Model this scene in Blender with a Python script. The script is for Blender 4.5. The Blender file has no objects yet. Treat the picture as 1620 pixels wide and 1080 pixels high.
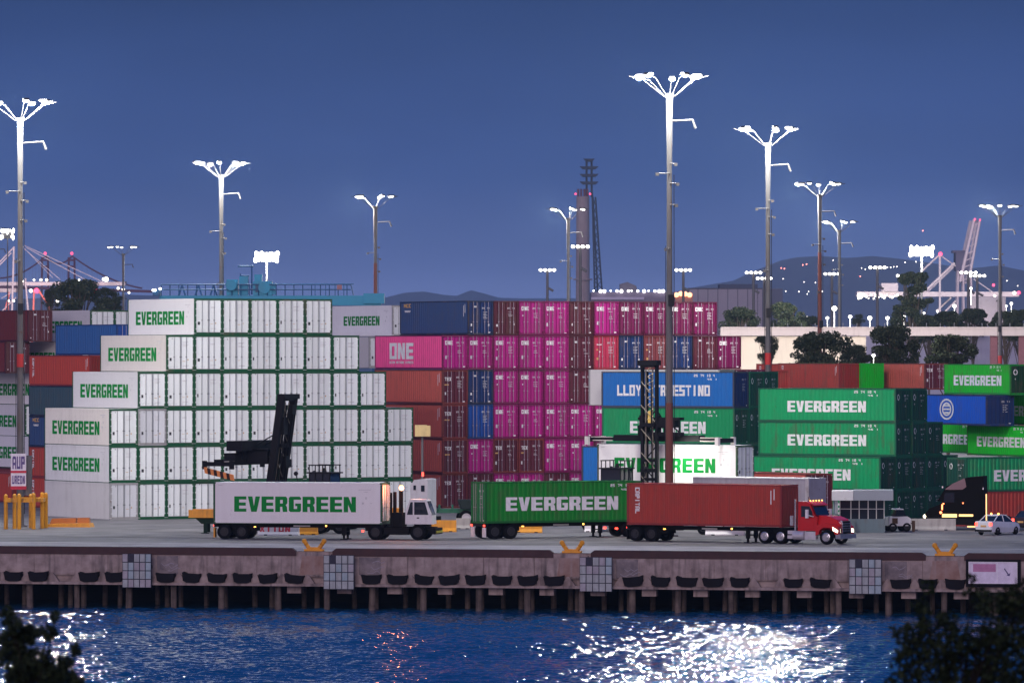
import bpy, bmesh, math, random
from mathutils import Vector, Matrix
random.seed(7)
R = math.radians
scene = bpy.context.scene
C = bpy.context.scene.collection

# ------------------------------------------------------------------ camera
F = 9000.0      # focal length in photo pixels (photo 1620 wide)
HZ = 566.0      # horizon row in the photo
CAMZ = 12.7
cam_d = bpy.data.cameras.new('camera')
cam = bpy.data.objects.new('camera', cam_d); C.objects.link(cam)
cam.location = (0, 0, CAMZ)
cam.rotation_euler = (R(90), 0, 0)
cam_d.sensor_width = 36; cam_d.lens = 200
cam_d.shift_y = (HZ - 540) / 1620
cam_d.clip_start = 1; cam_d.clip_end = 30000
cam_d.dof.use_dof = True; cam_d.dof.focus_distance = 420; cam_d.dof.aperture_fstop = 3.2
scene.camera = cam

# ------------------------------------------------------------------ world
w = bpy.data.worlds.new('World'); scene.world = w; w.use_nodes = True
nt = w.node_tree; N = nt.nodes; L = nt.links
for n in list(N): N.remove(n)
out = N.new('ShaderNodeOutputWorld'); bg = N.new('ShaderNodeBackground')
tc = N.new('ShaderNodeTexCoord'); sep = N.new('ShaderNodeSeparateXYZ')
L.new(tc.outputs['Generated'], sep.inputs[0])
def ramp(stops):
    r = N.new('ShaderNodeValToRGB'); cr = r.color_ramp
    cr.elements[0].position = stops[0][0]; cr.elements[0].color = (*stops[0][1], 1)
    cr.elements[1].position = stops[-1][0]; cr.elements[1].color = (*stops[-1][1], 1)
    for p, c in stops[1:-1]:
        e = cr.elements.new(p); e.color = (*c, 1)
    return r
east = ramp([(0.0, (.26, .30, .62)), (.008, (.175, .235, .56)), (.017, (.100, .155, .42)), (.032, (.044, .090, .285)),
             (.062, (.025, .057, .185)), (.15, (.010, .066, .28)), (.5, (.008, .07, .31)), (1.0, (.03, .09, .28))])
west = ramp([(0.0, (.55, .36, .38)), (.10, (.48, .34, .42)), (.30, (.27, .26, .45)), (.6, (.10, .14, .34)), (1.0, (.03, .09, .28))])
L.new(sep.outputs['Z'], east.inputs[0]); L.new(sep.outputs['Z'], west.inputs[0])
mr = N.new('ShaderNodeMapRange'); mr.interpolation_type = 'SMOOTHSTEP'
mr.inputs['From Min'].default_value = .35; mr.inputs['From Max'].default_value = -.85
L.new(sep.outputs['Y'], mr.inputs['Value'])
mx = N.new('ShaderNodeMix'); mx.data_type = 'RGBA'
L.new(mr.outputs[0], mx.inputs['Factor']); L.new(east.outputs[0], mx.inputs['A']); L.new(west.outputs[0], mx.inputs['B'])
# faint cloud mottling
no = N.new('ShaderNodeTexNoise'); no.inputs['Scale'].default_value = 9; no.inputs['Detail'].default_value = 3
mpn = N.new('ShaderNodeMapping'); mpn.inputs['Scale'].default_value = (1, 1, 3.5)
L.new(tc.outputs['Generated'], mpn.inputs[0]); L.new(mpn.outputs[0], no.inputs['Vector'])
mr2 = N.new('ShaderNodeMapRange'); mr2.inputs['From Min'].default_value = .3; mr2.inputs['From Max'].default_value = .7
mr2.inputs['To Min'].default_value = .86; mr2.inputs['To Max'].default_value = 1.14
L.new(no.outputs[0], mr2.inputs['Value'])
vm = N.new('ShaderNodeVectorMath'); vm.operation = 'SCALE'
L.new(mx.outputs['Result'], vm.inputs[0]); L.new(mr2.outputs[0], vm.inputs['Scale'])
L.new(vm.outputs[0], bg.inputs['Color']); bg.inputs['Strength'].default_value = 1.0
L.new(bg.outputs[0], out.inputs['Surface'])

# soft afterglow of the set sun, low behind the camera
sd = bpy.data.lights.new('afterglow_sun', 'SUN'); sd.energy = 1.15; sd.angle = R(40); sd.color = (1.0, .80, .86)
so = bpy.data.objects.new('afterglow_sun', sd); C.objects.link(so)
so.rotation_euler = Vector((-.25, -1, .28)).to_track_quat('Z', 'Y').to_euler()

scene.view_settings.view_transform = 'Standard'; scene.view_settings.look = 'None'
scene.view_settings.exposure = 0.0; scene.view_settings.gamma = 1
scene.cycles.use_denoising = True
scene.cycles.max_bounces = 5; scene.cycles.diffuse_bounces = 2; scene.cycles.glossy_bounces = 3
scene.cycles.transmission_bounces = 3; scene.cycles.transparent_max_bounces = 6; scene.cycles.volume_bounces = 0
scene.cycles.sample_clamp_indirect = 4
scene.cycles.use_light_tree = True
LAMP_W = 43000.0

# ------------------------------------------------------------------ materials
MATS = {}
def newmat(name):
    m = bpy.data.materials.new(name); m.use_nodes = True
    return m, m.node_tree, m.node_tree.nodes['Principled BSDF']
def paint(name, rgb, rough=.5, dirt=.18, scale=1.0, metal=0.0, dirtcol=(.10, .07, .05), streak=True, vary=.12, spec=.4):
    """weathered paint: fading between objects, blotches, vertical streaks"""
    if name in MATS: return MATS[name]
    m, t, b = newmat(name); n = t.nodes; l = t.links
    co = n.new('ShaderNodeTexCoord'); oi = n.new('ShaderNodeObjectInfo')
    add = n.new('ShaderNodeVectorMath'); add.operation = 'MULTIPLY_ADD'
    cmb = n.new('ShaderNodeCombineXYZ')
    for i in range(3): l.new(oi.outputs['Random'], cmb.inputs[i])
    add.inputs[1].default_value = (37, 53, 71)
    l.new(cmb.outputs[0], add.inputs[0]); l.new(co.outputs['Object'], add.inputs[2])
    n1 = n.new('ShaderNodeTexNoise'); n1.inputs['Scale'].default_value = .9 * scale; n1.inputs['Detail'].default_value = 5
    n1.inputs['Roughness'].default_value = .65
    l.new(add.outputs[0], n1.inputs['Vector'])
    mp = n.new('ShaderNodeMapping'); mp.inputs['Scale'].default_value = (3.2 * scale, 3.2 * scale, .22 * scale)
    l.new(add.outputs[0], mp.inputs[0])
    n2 = n.new('ShaderNodeTexNoise'); n2.inputs['Scale'].default_value = 1.0; n2.inputs['Detail'].default_value = 4
    l.new(mp.outputs[0], n2.inputs['Vector'])
    mul = n.new('ShaderNodeMath'); mul.operation = 'MULTIPLY'
    l.new(n1.outputs[0], mul.inputs[0]); l.new(n2.outputs[0], mul.inputs[1])
    if not streak:
        mul.inputs[1].default_value = .5
        for k in list(mul.inputs[1].links): l.remove(k)
    rr = n.new('ShaderNodeMapRange'); rr.inputs['From Min'].default_value = .22; rr.inputs['From Max'].default_value = .42
    rr.inputs['To Max'].default_value = dirt
    l.new(mul.outputs[0], rr.inputs['Value'])
    va = n.new('ShaderNodeMapRange'); va.inputs['To Min'].default_value = 1 - vary; va.inputs['To Max'].default_value = 1 + vary * .6
    l.new(oi.outputs['Random'], va.inputs['Value'])
    sc = n.new('ShaderNodeVectorMath'); sc.operation = 'SCALE'; sc.inputs[0].default_value = rgb
    l.new(va.outputs[0], sc.inputs['Scale'])
    mix = n.new('ShaderNodeMix'); mix.data_type = 'RGBA'
    wn = n.new('ShaderNodeTexWhiteNoise'); wn.noise_dimensions = '1D'; l.new(oi.outputs['Random'], wn.inputs['W'])
    pw_ = n.new('ShaderNodeMath'); pw_.operation = 'POWER'; l.new(wn.outputs['Value'], pw_.inputs[0]); pw_.inputs[1].default_value = 2.2
    ds = n.new('ShaderNodeMapRange'); ds.inputs['To Min'].default_value = .5; ds.inputs['To Max'].default_value = 3.0; l.new(pw_.outputs[0], ds.inputs['Value'])
    dm = n.new('ShaderNodeMath'); dm.operation = 'MULTIPLY'; dm.use_clamp = True; l.new(rr.outputs[0], dm.inputs[0]); l.new(ds.outputs[0], dm.inputs[1])
    l.new(dm.outputs[0], mix.inputs['Factor']); l.new(sc.outputs[0], mix.inputs['A']); mix.inputs['B'].default_value = (*dirtcol, 1)
    # small rust and scrape spots
    n3 = n.new('ShaderNodeTexNoise'); n3.inputs['Scale'].default_value = 2.6 * scale; n3.inputs['Detail'].default_value = 6; n3.inputs['Roughness'].default_value = .7
    l.new(add.outputs[0], n3.inputs['Vector'])
    r3 = n.new('ShaderNodeMapRange'); r3.inputs['From Min'].default_value = .64; r3.inputs['From Max'].default_value = .70; r3.inputs['To Max'].default_value = min(.7, dirt * 2.2)
    l.new(n3.outputs[0], r3.inputs['Value'])
    mix3 = n.new('ShaderNodeMix'); mix3.data_type = 'RGBA'; l.new(r3.outputs[0], mix3.inputs['Factor']); l.new(mix.outputs['Result'], mix3.inputs['A']); mix3.inputs['B'].default_value = (.13, .055, .03, 1)
    l.new(mix3.outputs['Result'], b.inputs['Base Color'])
    b.inputs['Roughness'].default_value = rough; b.inputs['Metallic'].default_value = metal
    b.inputs['Specular IOR Level'].default_value = spec
    MATS[name] = m; return m
def emit(name, rgb, s):
    if name in MATS: return MATS[name]
    m, t, b = newmat(name)
    b.inputs['Base Color'].default_value = (*[min(1, c) for c in rgb], 1)
    b.inputs['Emission Color'].default_value = (*rgb, 1); b.inputs['Emission Strength'].default_value = s
    m.cycles.emission_sampling = 'NONE'
    MATS[name] = m; return m
def plain(name, rgb, rough=.5, metal=0, alpha=None):
    if name in MATS: return MATS[name]
    m, t, b = newmat(name); n = t.nodes; l = t.links
    no = n.new('ShaderNodeTexNoise'); no.inputs['Scale'].default_value = 3; no.inputs['Detail'].default_value = 4
    co = n.new('ShaderNodeTexCoord'); l.new(co.outputs['Object'], no.inputs['Vector'])
    mr = n.new('ShaderNodeMapRange'); mr.inputs['To Min'].default_value = .75; mr.inputs['To Max'].default_value = 1.2
    l.new(no.outputs[0], mr.inputs['Value'])
    sc = n.new('ShaderNodeVectorMath'); sc.operation = 'SCALE'; sc.inputs[0].default_value = rgb
    l.new(mr.outputs[0], sc.inputs['Scale']); l.new(sc.outputs[0], b.inputs['Base Color'])
    b.inputs['Roughness'].default_value = rough; b.inputs['Metallic'].default_value = metal
    b.inputs['Specular IOR Level'].default_value = .5 if (rough < .3 or metal) else .15
    MATS[name] = m; return m

# ------------------------------------------------------------------ mesh collector
class MB:
    def __init__(s): s.v = []; s.f = []; s.m = []; s.mat = 0; s.M = None
    def add(s, vs, fs):
        o = len(s.v)
        if s.M is not None: vs = [tuple(s.M @ Vector(v)) for v in vs]
        s.v += [tuple(v) for v in vs]
        for f in fs: s.f.append([i + o for i in f]); s.m.append(s.mat)
        return s
    def box(s, x0, x1, y0, y1, z0, z1):
        vs = [(x, y, z) for z in (z0, z1) for y in (y0, y1) for x in (x0, x1)]
        return s.add(vs, [(0, 2, 3, 1), (4, 5, 7, 6), (0, 1, 5, 4), (2, 6, 7, 3), (0, 4, 6, 2), (1, 3, 7, 5)])
    def bar(s, p, q, r, n=6, r1=None, caps=True):
        p = Vector(p); q = Vector(q); r1 = r if r1 is None else r1
        d = (q - p).normalized()
        a = d.cross(Vector((0, 0, 1)) if abs(d.z) < .9 else Vector((1, 0, 0))).normalized(); b = d.cross(a)
        vs = []
        for c, rr in ((p, r), (q, r1)):
            for i in range(n):
                t = 2 * math.pi * (i + .5) / n
                vs.append(c + a * math.cos(t) * rr + b * math.sin(t) * rr)
        fs = [(i, (i + 1) % n, n + (i + 1) % n, n + i) for i in range(n)]
        if caps: fs += [tuple(range(n))[::-1], tuple(range(n, 2 * n))]
        return s.add(vs, fs)
    def prism(s, poly, a0, a1, axis='y'):
        """extrude a 2D outline; axis y: poly is (x,z); axis x: (y,z); axis z: (x,y)"""
        n = len(poly)
        def P(p, a): return {'y': (p[0], a, p[1]), 'x': (a, p[0], p[1]), 'z': (p[0], p[1], a)}[axis]
        vs = [P(p, a0) for p in poly] + [P(p, a1) for p in poly]
        fs = [(i, (i + 1) % n, n + (i + 1) % n, n + i) for i in range(n)] + [tuple(range(n))[::-1], tuple(range(n, 2 * n))]
        return s.add(vs, fs)
    def ball(s, c, r, nu=10, nv=6, sz=1.0):
        vs = [(c[0], c[1], c[2] + r * sz)]
        for j in range(1, nv):
            ph = math.pi * j / nv
            for i in range(nu):
                t = 2 * math.pi * i / nu
                vs.append((c[0] + r * math.sin(ph) * math.cos(t), c[1] + r * math.sin(ph) * math.sin(t), c[2] + r * math.cos(ph) * sz))
        vs.append((c[0], c[1], c[2] - r * sz)); e = len(vs) - 1
        fs = [(0, 1 + i, 1 + (i + 1) % nu) for i in range(nu)]
        for j in range(nv - 2):
            for i in range(nu):
                a = 1 + j * nu + i; b = 1 + j * nu + (i + 1) % nu
                fs.append((a, a + nu, b + nu, b))
        k = 1 + (nv - 2) * nu
        fs += [(k + i, e, k + (i + 1) % nu) for i in range(nu)]
        return s.add(vs, fs)
    def build(s, name, mats, parent=None, loc=None, smooth=False):
        me = bpy.data.meshes.new(name); me.from_pydata(s.v, [], s.f)
        if not isinstance(mats, (list, tuple)): mats = [mats]
        for m in mats: me.materials.append(m)
        if len(mats) > 1: me.polygons.foreach_set('material_index', s.m)
        bm = bmesh.new(); bm.from_mesh(me)
        bmesh.ops.recalc_face_normals(bm, faces=bm.faces[:]) if s.recalc else None
        bm.to_mesh(me); bm.free()
        if smooth: me.polygons.foreach_set('use_smooth', [True] * len(me.polygons))
        me.update()
        o = bpy.data.objects.new(name, me); C.objects.link(o)
        if parent is not None: o.parent = parent
        if loc is not None: o.location = loc
        return o
    recalc = True
    def build_each(s, name, mats, parent=None, smooth=False):
        """one object for each separate piece"""
        p = list(range(len(s.v)))
        def find(i):
            while p[i] != i: p[i] = p[p[i]]; i = p[i]
            return i
        for f in s.f:
            for i in f[1:]: p[find(i)] = find(f[0])
        groups = {}
        for f, m in zip(s.f, s.m): groups.setdefault(find(f[0]), []).append((f, m))
        out = []
        for g in groups.values():
            q = MB(); idx = {}
            for f, m in g:
                for i in f:
                    if i not in idx: idx[i] = len(q.v); q.v.append(s.v[i])
                q.f.append([idx[i] for i in f]); q.m.append(m)
            out.append(q.build(name, mats, parent, smooth=smooth))
        return out

def empty(name, loc=(0, 0, 0), rz=0):
    o = bpy.data.objects.new(name, None); C.objects.link(o); o.location = loc; o.rotation_euler = (0, 0, rz)
    o.empty_display_size = .3
    return o
def tag(o, label, cat, group=None):
    o['label'] = label; o['category'] = cat
    if group: o['group'] = group
    return o
def struct(o, label=None):
    o['kind'] = 'structure'
    if label: o['label'] = label
    return o
KIDS = {}
def copy_tree(o, parent=None):
    c = o.copy(); C.objects.link(c)
    if parent is not None: c.parent = parent
    for ch in list(o.children): copy_tree(ch, c)
    return c
def X(px, D): return (px - 810.0) / F * D
def Zp(py, D): return CAMZ - (py - HZ) / F * D
ORD = ['', 'second', 'third', 'fourth', 'fifth', 'sixth', 'seventh', 'eighth', 'ninth', 'tenth', 'eleventh', 'twelfth', 'thirteenth',
       'fourteenth', 'fifteenth', 'sixteenth', 'seventeenth', 'eighteenth', 'nineteenth']
def ordw(i):
    """0 -> first"""
    tens = {2: 'twenty', 3: 'thirty', 4: 'forty', 5: 'fifty'}
    n = i + 1
    if n == 1: return 'first'
    if n < 20: return ORD[n - 1]
    t, u = divmod(n, 10)
    if u == 0: return {2: 'twentieth', 3: 'thirtieth', 4: 'fortieth', 5: 'fiftieth'}[t]
    return tens[t] + '-' + (['first'] + ORD[1:])[u - 1]

# ------------------------------------------------------------------ block lettering (glyph cell 4 x 6)
G = {
 'E': [[(0, 0), (4, 0), (4, 1.2), (1.62, 1.2), (1.62, 2.4), (3.8, 2.4), (3.8, 3.6), (1.62, 3.6), (1.62, 4.8), (4, 4.8), (4, 6), (0, 6)]],
 'V': [[(1.1, 0), (2.9, 0), (4, 6), (2.5, 6), (2, 2.2), (1.5, 6), (0, 6)]],
 'R': [[(0, 0), (1.62, 0), (1.62, 2.0), (2.3, 2.0), (2.5, 0), (4, 0), (3.85, 2.0), (3.45, 2.7), (4, 3.4), (4, 5.3), (3.5, 6), (0, 6)], 'h', (1.62, 3.3, 2.5, 4.7)],
 'G': [[(.5, 0), (3.5, 0), (4, .5), (4, 3.3), (2.1, 3.3), (2.1, 2.3), (2.7, 2.3), (2.7, 1.2), (1.62, 1.2), (1.62, 4.8), (4, 4.8), (4, 5.5), (3.5, 6), (.5, 6), (0, 5.5), (0, .5)]],
 'N': [[(0, 0), (1.45, 0), (1.45, 2.9), (2.45, 0), (4, 0), (4, 6), (2.55, 6), (2.55, 3.1), (1.55, 6), (0, 6)]],
 'L': [[(0, 0), (4, 0), (4, 1.3), (1.4, 1.3), (1.4, 6), (0, 6)]],
 'O': [[(0, 0), (4, 0), (4, 6), (0, 6)], 'h', (1.3, 1.2, 2.7, 4.8)],
 'D': [[(0, 0), (3.2, 0), (4, .9), (4, 5.1), (3.2, 6), (0, 6)], 'h', (1.3, 1.2, 2.7, 4.8)],
 'P': [[(0, 0), (1.62, 0), (1.62, 2.2), (4, 2.2), (4, 6), (0, 6)], 'h', (1.62, 3.4, 2.5, 4.8)],
 'A': [[(0, 0), (1.3, 0), (1.3, 1.8), (2.7, 1.8), (2.7, 0), (4, 0), (4, 5.2), (3.3, 6), (.7, 6), (0, 5.2)], 'h', (1.3, 3.0, 2.7, 4.7)],
 'Y': [[(1.62, 0), (2.5, 0), (2.5, 2.4), (4, 6), (2.6, 6), (2, 3.9), (1.4, 6), (0, 6), (1.62, 2.4)]],
 'T': [[(1.62, 0), (2.5, 0), (2.5, 4.8), (4, 4.8), (4, 6), (0, 6), (0, 4.8), (1.62, 4.8)]],
 'I': [[(1.3, 0), (2.7, 0), (2.7, 6), (1.3, 6)]],
 'S': [[(0, 0), (4, 0), (4, 3.6), (1.62, 3.6), (1.62, 4.8), (4, 4.8), (4, 6), (0, 6), (0, 2.4), (2.5, 2.4), (2.5, 1.2), (0, 1.2)]],
 'X': [[(0, 0), (1.4, 0), (2, 1.8), (2.6, 0), (4, 0), (2.8, 3), (4, 6), (2.6, 6), (2, 4.2), (1.4, 6), (0, 6), (1.2, 3)]],
 'U': [[(0, 0), (4, 0), (4, 6), (2.7, 6), (2.7, 1.2), (1.3, 1.2), (1.3, 6), (0, 6)]],
 'C': [[(0, 0), (4, 0), (4, 1.2), (1.62, 1.2), (1.62, 4.8), (4, 4.8), (4, 6), (0, 6)]],
 '1': [[(1.3, 0), (2.7, 0), (2.7, 6), (1.3, 6)]],
 '4': [[(2.6, 0), (3.8, 0), (3.8, 6), (2.6, 6), (2.6, 3.4), (1.2, 3.4), (1.2, 6), (0, 6), (0, 2.2), (2.6, 2.2)]],
 '7': [[(1.2, 0), (2.6, 0), (4, 6), (0, 6), (0, 4.8), (2.5, 4.8)]],
 '2': [[(0, 0), (4, 0), (4, 1.2), (1.62, 1.2), (1.62, 2.4), (4, 2.4), (4, 6), (0, 6), (0, 4.8), (2.5, 4.8), (2.5, 3.6), (0, 3.6)]],
 '5': [[(0, 0), (4, 0), (4, 3.6), (1.62, 3.6), (1.62, 4.8), (4, 4.8), (4, 6), (0, 6), (0, 2.4), (2.5, 2.4), (2.5, 1.2), (0, 1.2)]],
 '0': [[(0, 0), (4, 0), (4, 6), (0, 6)], 'h', (1.3, 1.2, 2.7, 4.8)],
 'K': [[(0, 0), (1.62, 0), (1.62, 2.3), (2.5, 0), (4, 0), (2.6, 3), (4, 6), (2.5, 6), (1.62, 3.7), (1.62, 6), (0, 6)]],
 'W': [[(.6, 0), (1.5, 0), (2, 2.4), (2.5, 0), (3.4, 0), (4, 6), (3.1, 6), (2.8, 2.6), (2.3, 5), (1.7, 5), (1.2, 2.6), (.9, 6), (0, 6)]],
 'M': [[(0, 0), (1, 0), (1, 3.8), (1.6, 1.5), (2.4, 1.5), (3, 3.8), (3, 0), (4, 0), (4, 6), (2.9, 6), (2, 3.4), (1.1, 6), (0, 6)]],
 'H': [[(0, 0), (1.3, 0), (1.3, 2.4), (2.7, 2.4), (2.7, 0), (4, 0), (4, 6), (2.7, 6), (2.7, 3.6), (1.3, 3.6), (1.3, 6), (0, 6)]],
 '-': [[(.6, 2.4), (3.4, 2.4), (3.4, 3.6), (.6, 3.6)]],
}
def text(mb, s, o, u, v, width, height, gap=.5):
    """letters of width/height in the plane (o; u, v)"""
    o = Vector(o); u = Vector(u); v = Vector(v)
    adv = 4 + gap; total = len(s) * adv - gap
    sx = width / total; sy = height / 6
    for i, ch in enumerate(s):
        if ch == ' ': continue
        g = G[ch]; x0 = i * adv
        P = lambda p: tuple(o + u * ((x0 + p[0]) * sx) + v * (p[1] * sy))
        if len(g) == 1:
            mb.add([P(p) for p in g[0]], [tuple(range(len(g[0])))])
        else:   # outline with a rectangular hole: bridge it
            ol = g[0]; a, b, c, d = g[2]
            hole = [(a, b), (a, d), (c, d), (c, b)]
            # split at x = mid into left and right halves
            mid = (a + c) / 2
            def clip(poly, side):
                out = []
                for k in range(len(poly)):
                    p, q = poly[k], poly[(k + 1) % len(poly)]
                    ip = (p[0] - mid) * side >= 0; iq = (q[0] - mid) * side >= 0
                    if ip: out.append(p)
                    if ip != iq:
                        t = (mid - p[0]) / (q[0] - p[0]); out.append((mid, p[1] + t * (q[1] - p[1])))
                return out
            # three bands: left of hole, right of hole, above, below, via clipping on convex-ish pieces
            def clipx(poly, val, side):
                out = []
                for k in range(len(poly)):
                    p, q = poly[k], poly[(k + 1) % len(poly)]
                    ip = (p[0] - val) * side >= -1e-9; iq = (q[0] - val) * side >= -1e-9
                    if ip: out.append(p)
                    if ip != iq:
                        t = (val - p[0]) / (q[0] - p[0]); out.append((val, p[1] + t * (q[1] - p[1])))
                return out
            def clipy(poly, val, side):
                return [(y, x) for x, y in clipx([(y, x) for x, y in poly], val, side)]
            L_ = clipx(ol, a, -1); R_ = clipx(ol, c, 1); M_ = clipx(clipx(ol, a, 1), c, -1)
            T_ = clipy(M_, d, 1); B_ = clipy(M_, b, -1)
            for poly in (L_, R_, T_, B_):
                if len(poly) >= 3: mb.add([P(p) for p in poly], [tuple(range(len(poly)))])

# ------------------------------------------------------------------ containers
WHITE = (.80, .80, .80); GREEN = (.005, .20, .075)
def cm(name, rgb, **k): return paint(name, rgb, **k)
M_dark = plain('dark_rubber', (.012, .012, .014), .8)
M_steel = plain('dark_steel', (.03, .03, .035), .6)
M_rod_l = plain('galvanised_rod', (.42, .36, .42), .5)
M_rod_w = plain('reefer_door_rod', (.22, .24, .26), .5)
M_txt_w = plain('white_lettering', (.85, .85, .85), .6)
M_txt_g = plain('green_lettering', (.0, .23, .035), .6)
M_txt_o = plain('orange_decal', (.60, .36, .14), .6)
M_txt_k = plain('black_decal', (.05, .05, .06), .6)
M_pale = plain('pale_decal', (.60, .60, .62), .6)
KIND = {
 # side colour, frame colour, door colour, reefer?, side text, text colour, door text
 'reefer':      dict(side=('reefer_panel', (.78, .77, .78)), frame=('green_frame_paint', (.0, .075, .028)), door=('reefer_door', (.78, .82, .83)), reefer=1, text='EVERGREEN', tc=M_txt_g, look='white refrigerated container with green frame'),
 'reeferplain': dict(side=('reefer_panel_dirty', (.62, .60, .60)), frame=('grey_frame_paint', (.30, .30, .31)), door=('reefer_door_grey', (.62, .64, .68)), reefer=1, text=None, tc=M_txt_g, look='dingy white refrigerated container with grey frame'),
 'reefercream': dict(side=('reefer_panel_cream', (.74, .69, .64)), frame=('green_frame_paint', (.0, .13, .045)), door=('reefer_door', (.76, .80, .82)), reefer=1, text='EVERGREEN', tc=M_txt_g, look='cream refrigerated container with green lettering'),
 'reefersmall': dict(side=('reefer_panel', (.78, .77, .78)), frame=('grey_frame_paint', (.30, .30, .31)), door=('reefer_door_grey', (.62, .64, .68)), reefer=1, text='EVERGREEN', tsize=.82, tc=M_txt_g, look='white refrigerated container with small green lettering'),
 'one':    dict(side=('magenta_paint', (.95, .09, .33)), frame=('magenta_frame', (.18, .004, .08)), door=('magenta_door', (.40, .006, .20)), text='ONE', tc=M_txt_w, dt='ONE', look='magenta container with white door lettering'),  # side and doors share one paint; mast light on the side is put into its colour
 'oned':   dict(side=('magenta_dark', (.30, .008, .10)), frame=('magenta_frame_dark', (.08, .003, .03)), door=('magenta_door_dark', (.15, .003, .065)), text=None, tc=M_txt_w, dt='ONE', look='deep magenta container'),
 'crimson': dict(side=('crimson_paint', (.45, .04, .06)), frame=('crimson_frame', (.35, .03, .05)), door=('crimson_door', (.50, .03, .09)), text=None, tc=M_txt_w, look='crimson container with orange decals', deco=1),
 'tex':    dict(side=('red_oxide_paint', (.52, .10, .075)), frame=('red_oxide_frame', (.18, .03, .03)), door=('maroon_door', (.10, .012, .03)), text=None, tc=M_txt_w, dt='TEX', look='red oxide container with dark maroon doors', deco=1),  # doors are the same paint as the sides, darkened to carry their shade
 'maroon': dict(side=('maroon_paint', (.16, .02, .03)), frame=('maroon_frame', (.07, .01, .02)), door=('maroon_door', (.10, .012, .03)), text=None, tc=M_txt_w, dt=None, look='dark maroon container', deco=2),
 'brown':  dict(side=('brown_paint', (.22, .05, .05)), frame=('brown_frame', (.15, .03, .03)), door=('brown_door', (.20, .04, .05)), text=None, tc=M_txt_w, look='brown-red container', deco=1),
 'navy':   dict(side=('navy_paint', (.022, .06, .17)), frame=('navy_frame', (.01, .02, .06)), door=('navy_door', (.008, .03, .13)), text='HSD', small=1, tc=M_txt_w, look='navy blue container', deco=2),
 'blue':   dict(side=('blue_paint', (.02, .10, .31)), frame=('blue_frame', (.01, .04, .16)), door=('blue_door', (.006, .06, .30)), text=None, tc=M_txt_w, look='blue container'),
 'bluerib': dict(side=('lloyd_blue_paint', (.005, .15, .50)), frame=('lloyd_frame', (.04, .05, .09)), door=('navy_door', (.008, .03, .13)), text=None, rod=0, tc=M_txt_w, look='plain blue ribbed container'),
 'globe':  dict(side=('royal_blue_paint', (.0, .10, .60)), frame=('blue_frame', (.01, .04, .16)), door=('navy_door', (.008, .03, .13)), text='@', rod=0, tc=M_txt_w, look='royal blue container with white globe emblem'),
 'lloyd':  dict(side=('lloyd_blue_paint', (.005, .15, .50)), frame=('lloyd_frame', (.04, .05, .09)), door=('navy_door', (.008, .03, .13)), text='LLOYD TRIESTINO', rod=0, tc=M_txt_w, tsize=.9, look='blue container with broken white lettering'),
 'green':  dict(side=('green_paint', (.0, .34, .115)), frame=('green_frame_dark', (.005, .12, .06)), door=('dark_green_door', (.006, .07, .05)), text='EVERGREEN', tc=M_txt_w, ring=1, rod=0, look='green container with white lettering'),
 'brightgreen': dict(side=('bright_green_paint', (.0, .55, .02)), frame=('green_frame_dark2', (.0, .25, .03)), door=('dark_green_door2', (.0, .05, .02)), text='EVERGREEN', tc=M_txt_w, ring=1, rod=0, look='bright green container with white lettering'),
 'limeend': dict(side=('bright_green_paint', (.0, .55, .02)), frame=('bright_green_frame', (.0, .36, .03)), door=('bright_green_door', (.0, .42, .02)), text=None, tc=M_txt_w, nodoor=1, rod=0, look='lime green container'),
 'truckgreen': dict(side=('truck_green_paint', (.0, .27, .022)), frame=('truck_green_frame', (.002, .13, .02)), door=('truck_green_door', (.01, .22, .06)), text='EVERGREEN', tc=M_txt_w, look='green container', deco=0),
 'red':    dict(side=('red_paint', (.44, .050, .035)), frame=('red_frame', (.25, .03, .03)), door=('red_end', (.22, .02, .018)), text=None, tc=M_txt_w, nodoor=1, vert='CAPITAL', look='red container'),
 'teal':   dict(side=('slate_teal_paint', (.03, .07, .10)), frame=('navy_frame', (.01, .02, .06)), door=('navy_door', (.008, .03, .13)), text=None, tc=M_txt_w, look='slate teal container'),
 'grey':   dict(side=('pale_grey_paint', (.50, .50, .53)), frame=('pale_grey_frame', (.42, .42, .46)), door=('pale_grey_door', (.40, .42, .50)), text=None, tc=M_txt_w, nodoor=1, look='pale grey container'),
}
PROTO = {}
VR = random.Random(12)
CW = 2.44; CL = 12.19
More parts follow.
